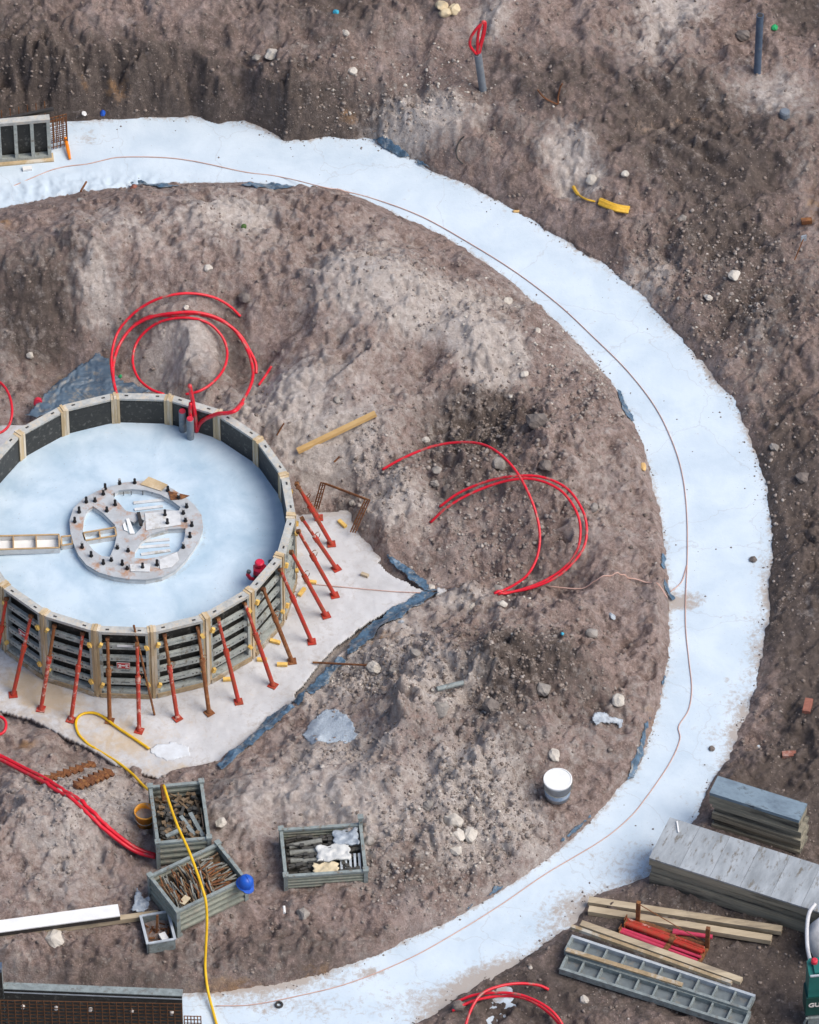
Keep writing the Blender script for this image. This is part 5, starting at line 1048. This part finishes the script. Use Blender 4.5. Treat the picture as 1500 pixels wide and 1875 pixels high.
for i, (px, py, d, m, lab) in enumerate([
 (685,1223,13,P_,'bright white stone near the lower right pad edge'),(830,1505,17,P_,'large pale stone in the rubble below the heap'),
 (838,1530,14,P_,'flat pale stone just below the large pale one'),(862,1530,15,P_,'whitish pointed stone right of the flat pale stone'),(785,1475,12,S_,'grey-green stone left above the large pale stone'),(835,1557,11,P_,'rounded pale stone at the lower end of the rubble'),
 (995,1263,15,S_,'smooth grey stone on the heap above the white bucket'),(1130,1285,14,P_,'pale angular stone above the plastic sheet'),(1017,1383,13,P_,'pale broken pipe-like stone directly above the white bucket'),(900,1295,17,D_,'dark stone in the middle of the lower heap'),(808,1300,18,S_,'light lump on the left shoulder of the lower heap'),
 (1085,1160,12,S_,'grey stone on soil near the cord right of the lower heap'),(930,551,10,P_,'white stone near the inner ring edge in the upper soil'),(985,605,7,P_,'small white stone right of the white soil patch'),(960,685,8,P_,'small white stone below the white soil patch'),
 (985,775,22,D_,'large dark boulder in the right-hand rubble'),(1000,855,14,D_,'dark flat stone above the paired red hoses'),(915,850,15,S_,'grey stone left of the hose crossing'),(1088,930,10,S_,'rounded grey stone touching the paired red hoses'),(800,860,9,S_,'grey stone under the single red hose arch'),(798,885,9,S_,'grey stone in the cluster left of the hose ends'),(820,895,10,D_,'dark stone in the cluster left of the hose ends'),
 (780,805,8,P_,'white stone left of the single red hose'),(618,732,8,S_,'dark round stone above the timber batten'),(448,545,13,D_,'dark round stone above the coil right side'),(340,562,6,P_,'small white stone inside the outer hose loop'),(55,650,8,P_,'pale stone on the slope near the left edge'),
(382,490,9,P_,'white stone on the slope above the hose coil'),(148,368,8,S_,'grey stone at the crest near the short stick'),(245,343,8,M['brick'],'reddish stone at the inner edge of the upper ring'),
 (1380,1024,8,D_,'dark round clod lying on the right side of the white ring'),(1303,1370,6,D_,'small dark clod on the white ring above the timber stacks'),(1345,505,12,P_,'cream stone on soil right of the ring'),(1297,545,8,P_,'small cream stone outside the ring'),(1250,400,9,S_,'grey stone below the furrows'),(1145,318,8,P_,'pale pebble above the yellow strap'),(1082,330,12,P_,'white wedge-like stone above the yellow strap'),
 (1470,875,14,D_,'dark stone at the right edge of the soil'),(1418,820,10,S_,'grey stone just outside the ring on the right'),(632,60,8,P_,'white stone in the upper soil below the cyan scrap'),(497,100,14,P_,'pale lump in the upper left soil'),(470,105,9,S_,'grey flat stone left of the pale lump'),(645,130,10,P_,'pale stone above the upper ring'),(1360,65,14,D_,'dark round stone left of the tall pipe'),(100,1722,18,P_,'pale lump of clay under the timber beam'),(555,1672,14,S_,'grey stone below the low bin'),(405,1508,11,P_,'pale stone right of the tall bin'),(675,1540,11,S_,'grey stone right of the low bin'),(645,920,7,S_,'round pale stone inside the rusty frame'),(790,1075,7,P_,'white stone on foil at the pad corner'),(912,1078,10,S_,'grey stone beside the hose root'),(920,1105,9,P_,'pale stone just below the hose root'),(865,1110,9,P_,'white angular stone left below the hose root'),(760,1195,10,S_,'grey stone by the left flank of the lower heap'),(720,1230,9,S_,'grey stone right of the bright white stone'),(1070,1830,9,P_,'pale stone right of the bottom red hoses'),(840,1822+20,12,D_,'dark half buried stone under the bottom red hoses')]):
    r = d*0.0084; lump(px, py+2, r*1.1, r*0.95, r*0.7, m, lab, 'stone', seed=i)
for i, (px, py, d, lab) in enumerate([(808,10,13,'left lobe of the cream lump at the top edge'), (832,16,12,'right lobe of the cream lump at the top edge'), (815,22,11,'lower lobe of the cream lump at the top edge')]):
    r = d*0.0084; lump(px, py+4, r*1.2, r, r*0.8, M['cream_lump'], lab, 'foam lump', 'foam_lump', seed=60+i)
lump(615, 24, .05, .05, .05, M['cyan'], 'tiny cyan scrap on the upper soil', 'litter', 'litter_scrap', 71)
lump(1418, 52, .07, .06, .05, M['bright_green'], 'bright green scrap right of the tall pipe', 'litter', 'litter_scrap', 72)
lump(220, 690, .035, .03, .03, M['bright_green'], 'small green scrap on the blue tarpaulin', 'litter', 'litter_scrap', 73)
lump(446, 417, .05, .05, .05, M['leaf_green'], 'small green weed on the slope above the coil', 'weed', 'weed', 74)
lump(188, 209, .05, .05, .06, M['blue_hat'], 'small blue cup lying above the upper ring', 'cup', 'blue_cup', 75)
lump(1120, 1130, .08, .05, .04, M['plastic_bag'], 'small pale plastic scrap near the right end of the lower heap', 'litter', 'litter_scrap', 76)
lump(1030, 1162, .03, .03, .03, M['cyan'], 'tiny blue scrap on the lower heap', 'litter', 'litter_scrap', 77)
lump(735, 1140, .06, .03, .03, M['plastic_bag'], 'light blue scrap on the foil below the pad corner', 'litter', 'litter_scrap', 78)
lump(154, 209, .06, .04, .03, M['white_plastic'], 'white scrap left of the small blue cup', 'litter', 'litter_scrap', 79)
lump(1178, 857, .05, .10, .035, M['fresh_wood'], 'orange-brown wood chip at the inner ring edge', 'wood chip', 'wood_chip', 80)
lump(945, 388, .07, .03, .03, M['fresh_wood'], 'small brown wood chip on the outer edge of the upper ring', 'wood chip', 'wood_chip', 81)
q = G(70, 743); t = thing('red_pipe_end', 'round pink pipe end in the soil left of the tarpaulin', 'pipe', q); MB().cyl((0, .06, .05), (0, -.02, .07), 0.07, n=16).build('pipe_tube', M['red_cap'], t); MB().cyl((0, -.021, .07), (0, -.026, .0715), 0.05, n=16).build('pipe_mouth', M['pink'], t)
a = G(800, 1262, .04); b = G(848, 1250, .06); one('green_tube', MB().cyl(a, b, .04, n=10), M['alu'], 'grey-green pipe offcut half buried in the lower heap', 'pipe')
a = G(520, 1660, .03); b = G(521, 1672, .03); one('white_tube', MB().cyl(a, b, .022, n=8), M['white_plastic'], 'short white plastic tube below the low bin', 'pipe')
q = G(511, 1841); one('rubber_ring', MB().lathe([(.035, 0.0), (.06, 0.0), (.065, .015), (.06, .03), (.035, .03), (.03, .015), (.035, 0)], q, 20), M['dark_steel'], 'black rubber ring lying on the lower white ring', 'ring')
for (px, py, rz_, lab, sz) in [(1479,1298,1.3,'upright reddish brick at the right edge of the soil',(.26,.12,.12)),(1445,1384,0.0,'reddish brick lying flat above the timber stacks',(.21,.10,.08))]:
    q = G(px, py); one('brick', MB().box((q[0], q[1], q[2]+sz[2]/2-.02), sz, rz=rz_), M['brick'], lab, 'brick')
a = G(1453, 478); b = unp(1472, 436, a[2]+.30); t = thing('marker_flag', 'thin stake with pale blue flag at the right edge', 'marker', a)
MB().cyl((0, 0, -.05), Vector(b)-Vector(a), 0.01, n=6).build('stake', M['rust'], t); MB().box(Vector(b)-Vector(a), (.09, .02, .12), rz=.3).build('flag', M['plastic_bag'], t)
q = G(1477, 407); one('rusty_block', MB().box((q[0], q[1], q[2]+.03), (.17, .08, .08), rz=.1), M['rust'], 'dark brown block on soil near the right edge', 'block')

# ------------------------------------------------------------------ wall formwork on the ring (upper left and lower left)
def wall_panel(pb0, pb1, h, n, label, back=False, d=0.12):
    a = Vector(unp(*pb0, 0.01)); b = Vector(unp(*pb1, 0.01)); L = (b-a).length; an = math.atan2(b.y-a.y, b.x-a.x)
    t = thing('wall_formwork', label, 'formwork', (a+b)/2, an)
    MB().box((0, d-0.01, h/2), (L-.004, 0.02, h-.05)).build('face_sheet', M['plywood'], t)
    MB().box((0, d/2, h-.03), (L, d, .06)).build('top_rail', M['steel_top'], t); MB().box((0, d/2, .05), (L, d*.9, .07)).build('bottom_rail', M['steel_frame'], t)
    MB().box((0, d/2-.03, .008), (L+.06, d+.06, .03)).build('timber_sill', M['pale_wood'], t)
    for k in range(n+1): MB().box((-L/2+.03+(L-.06)*k/n, d/2-.005, h/2), (.055, d-.02, h-.125)).build('rib', M['steel_frame'], t)
    return t
wall_panel((-62, 305), (95, 291), .90, 5, 'steel-framed wall formwork with dark panes on the upper left ring')
# rear panel of the same wall
M['shaded_rust'] = mat('shaded_rust', (0.13, 0.055, 0.02), (0.07, 0.03, 0.014), 18, 0.9, 0.3)  # darker copy of rust: shade on the lower left mesh painted into its colour
def mesh_mat(name, a, b, h, nu, nv, label, zb=0.03, m=M['rust']):
    a = Vector(a); b = Vector(b); t = thing(name, label, 'rebar mesh', a); d = b-a
    for k in range(nu): p = d*(k/(nu-1)); MB().cyl(p, p+Vector((0, 0, h)), 0.009, n=5).build('upright_bar', m, t)
    for k in range(nv): MB().cyl(Vector((0, .012, zb+(h-.05)*k/(nv-1))), d+Vector((0, .012, zb+(h-.05)*k/(nv-1))), 0.008, n=5).build('cross_bar', m, t)
    return t
mesh_mat('rebar_mesh', unp(92, 274, .02), unp(124, 266, .02), .72, 6, 8, 'rusty reinforcement mesh sticking out of the upper left wall formwork')
mesh_mat('rebar_mesh', unp(92, 262, .02), unp(122, 254, .02), .50, 5, 6, 'second rusty mesh layer behind the one beside the upper left formwork')
a = unp(-60, 233, .85); b = unp(98, 199, .85); one('steel_angle', MB().bar(a, b, .05, .05), M['dark_steel'], 'dark rail behind the upper left wall formwork', 'rail')
for k in range(7):
    p = Vector(a).lerp(Vector(b), 0.3+0.1*k); one('starter_bar', MB().cyl(p+Vector((0, .05, -.15)), p+Vector((0, .05, .16)), .009, n=5), M['rust'], ORD[k]+' thin starter bar from the left behind the upper left wall formwork', 'rebar', group='starter bars behind the upper left formwork')
a = unp(128, 291, .03); b = unp(120, 252, .12); one('orange_bar', MB().tube([a, Vector(a).lerp(Vector(b), .4), Vector(a).lerp(Vector(b), .7), b], [.02, .03, .028, .03], 8), M['bright_orange'], 'bright orange marker bar leaning on the upper left mesh', 'marker')
q = unp(50, 309, .02); one('white_tile', MB().box((q[0], q[1], .025), (.15, .08, .04), rz=.1), M['white_plastic'], 'small white block in front of the upper left wall formwork', 'block')
# lower left: dark panel face towards us with mesh in front
a = Vector(unp(12, 1888, .01)); b = Vector(unp(336, 1901, .01)); L = (b-a).length; an = math.atan2(b.y-a.y, b.x-a.x)
t = thing('wall_formwork', 'dark wall formwork with grey top rail at the lower left edge', 'formwork', (a+b)/2, an)
h = 1.0; MB().box((0, 0, h/2), (L, .025, h-.03)).build('face_sheet', M['plywood'], t); MB().box((0, .05, h-.03), (L+.01, .125, .06)).build('top_rail', M['alu'], t); MB().box((0, -.0, h-.075), (L, .03, .025)).build('top_edge', M['alu_light'], t)
MB().box((0, .06, .05), (L, .1, .08)).build('bottom_rail', M['alu'], t)
for k in range(6): MB().box((-L/2+.03+(L-.06)*k/5, .06, h/2), (.05, .09, h-.14)).build('rib', M['alu'], t)
for k, x in enumerate((44, 105, 168, 244, 317)):
    p = unp(x, 1841, .5); q = t.location; s_ = (Vector(p)-q); lx = s_.x*math.cos(an)+s_.y*math.sin(an)
    MB().cyl((lx, -.012, .62), (lx, -.06, .62), .032, .022, n=12).build('tie_cone', M['sign_white'], t)
a2 = Vector(unp(-60, 1893, .01)); b2 = Vector(unp(10, 1891, .01)); t2 = thing('wall_formwork', 'taller dark panel end cut by the lower left corner', 'formwork', (a2+b2)/2, an)
L2 = (b2-a2).length; MB().box((0, .04, .72), (L2, .03, 1.4)).build('face_sheet', M['plywood'], t2); MB().box((0, .06, 1.47), (L2, .13, .08)).build('top_rail', M['blue_pipe'], t2); MB().box((L2/2-.02, .08, .72), (.04, .1, 1.4)).build('side_rail', M['alu'], t2)
n0 = Vector((math.sin(an), -math.cos(an), 0))
t = mesh_mat('rebar_mesh', a2+n0*.10, b+n0*.10, .93, 31, 12, 'rusty reinforcement mesh in front of the dark lower left formwork', m=M['shaded_rust'])
t = mesh_mat('rebar_mesh', b+n0*.08+Vector((.03, 0, 0)), b+n0*.08+Vector((.27, -.02, 0)), .62, 6, 8, 'rusty mesh end on the white ring right of the lower left formwork')

# ------------------------------------------------------------------ timber stacks lower right
def quad_frame(tl, tr, bl, z):
    A, B, C_ = (Vector(unp(*p, z)) for p in (tl, tr, bl)); x = (B-A); y = (A-C_); c = A+x/2-y/2
    return c, math.atan2(x.y, x.x), x.length, y.length
gz = float(terr(*unp(1390, 1540, .1)[:2]))
c, an, L, W = quad_frame((1314,1421),(1478,1472),(1300,1450), gz+.78)
for k, (z0, lab, tm) in enumerate([(gz+.0, 'bottom beam of the smaller timber stack by the ring', M['old_wood']), (gz+.26, 'middle beam of the smaller timber stack by the ring', M['old_wood']), (gz+.52, 'top beam of the smaller timber stack with blue-grey weathered top', M['blue_deck'])]):
    t = thing('box_beam', lab, 'timber beam', (c.x, c.y, z0), an+rng.uniform(-.01, .01)); W_ = W+.02
    ext = 0.0 if k == 2 else .05
    MB().box((ext, 0, .225), (L, W_, .06)).build('top_board', tm, t)
    MB().box((ext, 0, .03), (L*.995, W_*.98, .056)).build('bottom_board', M['old_wood'], t)
    if k == 2: MB().box((ext, 0, .125), (L*.998, W_*.99, .13)).build('web', M['old_wood'], t)
    else: MB().box((ext, 0, .125), (L*.97, W_*.72, .136)).build('web', M['old_wood'], t)
gz2 = float(terr(*unp(1350, 1640, .1)[:2]))
c, an, L, W = quad_frame((1227,1496),(1560,1602),(1188,1570), gz2+.62)
t = thing('formwork_deck', 'long low timber formwork block with pale weathered plywood top beside the ring', 'timber block', (c.x, c.y, gz2-.02), an)
nb = 6
for k in range(nb): MB().box((-L/2+L*(k+.5)/nb, 0, .62+rng.uniform(-.001, .001)), (L/nb-.004, W, .03)).build('deck_sheet', M['deck_ply'], t)
for z, hh, ins in ((.53, .14, .0), (.34, .16, .035), (.13, .22, .012)):
    for s in (-1, 1): MB().box((0, s*(W/2-.03-ins*1.6), z), (L-.01-ins, .05, hh)).build('side_board', M['old_wood'], t)
    for s in (-1, 1): MB().box((s*(L/2-.03-ins), 0, z), (.05, W-.12-2*ins, hh-.004)).build('end_board', M['old_wood'], t)
p = Matrix.Rotation(an, 3, 'Z').inverted() @ (Vector(unp(1242, 1512, gz2+.62))-Vector((c.x, c.y, gz2-.02)))
one('white_strip', MB().bar(unp(1240, 1504, gz2+.635), unp(1243, 1524, gz2+.635), .02, .012), M['white_plastic'], 'thin white strip lying on the left end of the plywood top', 'strip')
# timbers
def lay(p0, p1, dz0, dz1, w, h, m, label, cat='timber', name='timber_beam'):
    a = Vector(G(*p0, dz0)); b = Vector(G(*p1, dz1)); return one(name, MB().bar(a, b, w, h), m, label, cat)
lay((1078,1650),(1432,1704),.09,.10,.115,.09,M['timber'],'rear squared timber of the pair beside the prop rack')
lay((1078,1667),(1413,1721),.07,.08,.115,.09,M['timber'],'front squared timber of the pair beside the prop rack')
lay((1064,1692),(1358,1797),.30,.30,.10,.07,M['timber'],'pale squared timber lying behind the grey panels')
lay((1046,1697),(1340,1801),.27,.27,.055,.06,M['sill_wood'],'narrow brown timber between the pale timber and the grey panels')
# prop rack with posts and a bundle of props
rk = Vector(G(1225, 1735)); 
c0, c1 = Vector(G(1168, 1690)), Vector(G(1295, 1737)); t = thing('stacking_rack', 'rusty stacking rack with two upright posts holding red props', 'rack', (c0+c1)/2); cc = (c0+c1)/2
for p in (c0, c1):
    MB().box(p-cc+Vector((0, 0, .23)), (.06, .06, .50), rz=-.3).build('post', M['rust'], t)
off_ = Vector((-.18, -.34, 0))
for p in (c0, c1): MB().bar(p-cc+Vector((0, 0, .02)), p-cc+off_+Vector((0, 0, .02)), .06, .05).build('base_beam', M['rust'], t)
MB().bar(c0-cc+Vector((0, 0, .045)), c1-cc+Vector((0, 0, .045)), .06, .05).build('side_beam', M['rust'], t)
MB().cyl(c0-cc+Vector((0, 0, .44)), c1-cc+Vector((0, 0, .10)), .008, n=5).build('brace', M['rust'], t)
labs = ['rearmost red prop in the rusty rack','second red prop from the back in the rusty rack','middle red prop in the rusty rack','fourth red prop from the back in the rusty rack','pinkish front prop in the rusty rack','upper red prop lying on top of the bundle in the rack']
for k in range(6):
    s = k if k < 5 else 2.3; zo = .085 if k < 5 else .15
    a = c0+off_*(.12+.17*s)+Vector((-.16+.03*(k % 3), .05, zo)); b = c1+off_*(.10+.17*s)+Vector((-.03+.03*(k % 2), -.02, zo))
    r = thing('steel_prop', labs[k], 'prop', a, 0, 'red props in the rusty rack'); m_ = M['pink'] if k in (3, 4) else (M['prop_red'] if k % 2 else M['prop_mixed']); d = b-a
    MB().cyl((0, 0, 0), d*.62, .033, n=10).build('outer_tube', m_, r); MB().cyl(d*.60, d, .026, n=10).build('inner_tube', m_, r); MB().cyl(d*.57, d*.63, .045, n=10).build('collar', M['rust'], r); u_ = d.normalized(); MB().box((0, 0, 0), (.012, .11, .11), rz=math.atan2(d.y, d.x)).build('base_plate', M['prop_rust'], r)
a = Vector(G(1232, 1706, .10)); b = Vector(G(1305, 1716, .10)); one('pink_pipe', MB().cyl(a, b, .036, n=10).cyl(a, a+(b-a)*.14, .048, n=10), M['pink'], 'pink pipe lying behind the right post of the rusty rack', 'pipe')
# two grey framed panels lying ribbed side up
def lying_panel(tl, tr, bl, z, n, label, rail):
    c, an, L, W = quad_frame(tl, tr, bl, z+.11); t = thing('framed_panel', label, 'formwork panel', (c.x, c.y, z), an)
    MB().box((0, 0, .012), (L-.02, W-.02, .024)).build('face_sheet', M['panel_face'], t)
    MB().box((0, W/2-.02, .058), (L, .045, .115)).build('edge_rail', rail, t); MB().box((0, -W/2+.02, .058), (L, .045, .115)).build('edge_rail', M['alu'], t)
    for s in (-1, 1): MB().box((s*(L/2-.02), 0, .057), (.045, W-.09, .11)).build('end_rail', M['alu'], t)
    for k in range(1, n): MB().box((-L/2+L*k/n, 0, .064), (.028, W-.092, .078)).build('rib', M['alu'], t)
    return t
gz3 = max(float(terr(*unp(1200, 1790, .1)[:2])), float(terr(*unp(1100, 1745, .1)[:2])))
lying_panel((1043,1711),(1379,1821),(1038,1741), gz3+.10, 10, 'rear grey framed panel with white rail lying behind the narrow plank', M['alu_light'])
lying_panel((1035,1746),(1373,1852),(1027,1775), gz3+.05, 10, 'front grey framed panel lying on the soil in front of the narrow plank', M['alu'])
a = unp(1037, 1739, gz3+.235); b = unp(1250, 1804, gz3+.235); one('narrow_plank', MB().bar(a, b, .07, .03), M['sill_wood'], 'narrow worn plank lying on the seam between the two grey panels', 'plank')

# ------------------------------------------------------------------ green machine with white sack at the right edge
q = Vector(unp(1474, 1876, .14)); t = thing('green_machine', 'teal green machine with pale lettering cut by the right edge', 'machine', q, 0.06)
MB().prism([[(.0, .0), (.9, .0), (.9, .34), (.05, .34), (.0, .28)]], .20, .60).build('lower_housing', M['dark_green'], t)
MB().prism([[(.025, .015), (.9, .015), (.9, .36), (.08, .36), (.03, .30)]], .605, 1.08).build('upper_housing', M['green'], t)
MB().box((.47, .02, 1.09), (.86, .03, .022)).build('rim', M['alu_light'], t)
MB().box((.5, .17, 1.10), (.78, .24, .05)).build('top_cover', M['green'], t)
MB().box((.46, .02, .08), (.84, .10, .16)).build('base_frame', M['alu'], t)
MB().tube([(.02, .05, -.05), (-.01, -.01, .05), (.02, -.03, .18)], .02, 6).build('frame_tube', M['alu'], t)
MB().lathe([(.05, 0), (.05, .05), (.03, .07), (.001, .07)], (.13, .24, 1.125), 14).build('red_cap', M['red_cap'], t)
fc = bpy.data.curves.new('lettering', 'FONT'); fc.body = 'GUI'; fc.size = .12; fc.extrude = .003; fc.offset = .004
fo = bpy.data.objects.new('lettering', fc); COL.objects.link(fo); bpy.context.view_layer.update()
dg = bpy.context.evaluated_depsgraph_get(); me = bpy.data.meshes.new_from_object(fo.evaluated_get(dg)); bpy.data.objects.remove(fo); me.materials.clear(); me.materials.append(M['sign_white'])
lo = bpy.data.objects.new('lettering', me); COL.objects.link(lo); lo.parent = t; lo.location = (.035, -.004, .40); lo.rotation_euler = (math.radians(90), 0, 0)
# white sack leaning over it
q = Vector(unp(1515, 1722, .45)); bm_ = MB(); vs = []; n_, m_ = 20, 12
for j in range(m_+1):
    f = j/m_; zc = f*.62; rr_ = .34*(math.sin(math.pi*(0.16+0.80*f))**.5)
    for i in range(n_):
        a = 2*math.pi*i/n_; w_ = 1+.05*math.sin(3*a+4*f)+.05*math.sin(7*a-6*f); vs.append((q.x+rr_*w_*math.cos(a)*.9, q.y+rr_*w_*math.sin(a)*.8+.12*f, q.z-.30+zc))
bm_.add(vs, [(j*n_+i, j*n_+(i+1) % n_, (j+1)*n_+(i+1) % n_, (j+1)*n_+i) for j in range(m_) for i in range(n_)]+[tuple(range(n_))[::-1], tuple(range(m_*n_, (m_+1)*n_))])
one('white_sack', bm_, M['white_bag'], 'white sack behind the teal machine at the right edge', 'sack', smooth=True)
hose('white_hose', [(1493,1655,.85),(1482,1672,.8),(1478,1700,.75),(1479,1735,.75),(1484,1760,.95),(1488,1778,1.08)], .03, M['white_bag'], 'white hose curving down from the sack to the teal machine', 'hose', sm=0)

# ------------------------------------------------------------------ loose small stones: uncountable
def rubble(name, n_all, seed, m, zones, label, smin=.008, smax=.04):
    r = np.random.default_rng(seed); V = []; F = []; o = 0
    t0 = (1+5**.5)/2
    ico = np.array([(-1, t0, 0), (1, t0, 0), (-1, -t0, 0), (1, -t0, 0), (0, -1, t0), (0, 1, t0), (0, -1, -t0), (0, 1, -t0), (t0, 0, -1), (t0, 0, 1), (-t0, 0, -1), (-t0, 0, 1)])/math.hypot(1, t0)
    fi = np.array([(0,11,5),(0,5,1),(0,1,7),(0,7,10),(0,10,11),(1,5,9),(5,11,4),(11,10,2),(10,7,6),(7,1,8),(3,9,4),(3,4,2),(3,2,6),(3,6,8),(3,8,9),(4,9,5),(2,4,11),(6,2,10),(8,6,7),(9,8,1)])
    P = []
    for (px, py, rx, ry, n) in zones: P.append(np.stack([px+rx*r.normal(0, .55, n), py+ry*r.normal(0, .55, n)], 1))
    P.append(np.stack([r.uniform(-10, 1510, n_all), r.uniform(-10, 1885, n_all)], 1)); P = np.vstack(P)
    W = np.array([unp(a, b, .35) for a, b in P]); x, y = W[:, 0], W[:, 1]; z = terr(x, y)
    fx = np.clip(np.searchsorted(XS, x), 0, len(XS)-1); fy = np.clip(np.searchsorted(YS, y), 0, len(YS)-1)
    ok = SOIL[fy, fx]; ok[-n_all:] &= fbm(x, y, 1.1, 3, seed+50)[-n_all:] > r.uniform(-.45, .55, n_all); x, y, z = x[ok], y[ok], z[ok]; n = len(x)
    s = smin+(smax-smin)*r.random(n)**3.2
    sc3 = np.stack([s*r.uniform(.7, 1.3, n), s*r.uniform(.7, 1.3, n), s*r.uniform(.45, .9, n)], 1); a = r.uniform(0, 6.28, n)
    v = ico[None]*(1+r.uniform(-.28, .28, (n, 12, 1)))*sc3[:, None, :]
    vx = v[..., 0]*np.cos(a)[:, None]-v[..., 1]*np.sin(a)[:, None]+x[:, None]; vy = v[..., 0]*np.sin(a)[:, None]+v[..., 1]*np.cos(a)[:, None]+y[:, None]; vz = v[..., 2]+z[:, None]+sc3[:, 2:3]*.25
    co = np.stack([vx, vy, vz], -1).reshape(-1, 3).astype(np.float32); fa = (fi[None]+(np.arange(n)*12)[:, None, None]).reshape(-1, 3)
    me = bpy.data.meshes.new(name); me.vertices.add(len(co)); me.vertices.foreach_set('co', co.ravel()); me.loops.add(fa.size); me.loops.foreach_set('vertex_index', fa.ravel().astype(np.int32)); me.polygons.add(len(fa)); me.polygons.foreach_set('loop_start', (np.arange(len(fa))*3).astype(np.int32)); me.update(); me.validate(); me.materials.append(m)
    ob = bpy.data.objects.new(name, me); COL.objects.link(ob); tag(ob, label, 'gravel', None, 'stuff')
rubble('gravel', 700, 5, M['gravel'], [(880,820,130,90,350),(900,970,150,90,800),(960,1260,190,110,550),(860,1500,130,110,1100),(760,1600,150,70,700),(690,1230,110,70,500),(1080,720,90,110,500),(790,560,180,90,500),(700,190,240,60,500),(1300,520,200,140,700),(700,860,80,60,400),(150,1500,160,120,600),(640,1390,120,60,400),(1380,900,120,300,500)], 'loose grey stones and crumbs scattered over the soil')
rubble('pale_gravel', 110, 6, M['pale_stone'], [(860,1530,110,70,200),(670,1200,90,80,120),(760,200,160,50,150),(1360,570,80,60,60),(950,620,160,120,160),(900,1080,80,30,40),(820,1290,120,60,90)], 'pale pebbles scattered over the soil', .008, .034)

rubble('soil_clods', 20000, 15, M['clod'], [(100,170,300,40,700),(600,220,240,30,600),(900,1260,190,120,1500),(880,800,150,100,1200),(880,1480,150,120,1000),(1300,520,200,150,1200),(660,1240,130,80,600)], 'small crumbled soil clods lying all over the dug ground', .007, .036)
# crumbs of soil on the edges of the ring slab
def crumbs(n, seed):
    r = np.random.default_rng(seed); th_ = r.uniform(-1.45, 1.85, n); side = r.random(n) < .62
    d = r.exponential(.06, n); rad_ = np.where(side, rad_at(TOUT, th_)-d, rad_at(TIN, th_)+d*.8)
    th2 = r.uniform(-1.45, 1.85, n//14); th_ = np.concatenate([th_, th2]); rad_ = np.concatenate([rad_, r.uniform(8.5, 9.7, len(th2))])
    keep = fbm(rad_*np.cos(th_), rad_*np.sin(th_), .6, 2, 77) > -.12; th_, rad_ = th_[keep], rad_[keep]
    g = MB(); 
    for a, q in zip(th_, rad_):
        s = .004+.018*r.random()**3; x, y = q*math.cos(a), q*math.sin(a); pts = []
        for (ux, uy, uz) in ((1, 0, 0), (0, 1, 0), (-1, 0, 0), (0, -1, 0), (0, 0, .8)): pts.append((x+ux*s*r.uniform(.6, 1.4), y+uy*s*r.uniform(.6, 1.4), uz*s*r.uniform(.7, 1.2)+.002))
        g.add(pts, [(0, 1, 4), (1, 2, 4), (2, 3, 4), (3, 0, 4)])
    tag(g.build('soil_crumbs', M['dark_stone'], None, (0, 0, 0)), 'dark soil crumbs along the edges of the white ring', 'crumbs', None, 'stuff')
crumbs(1500, 9)
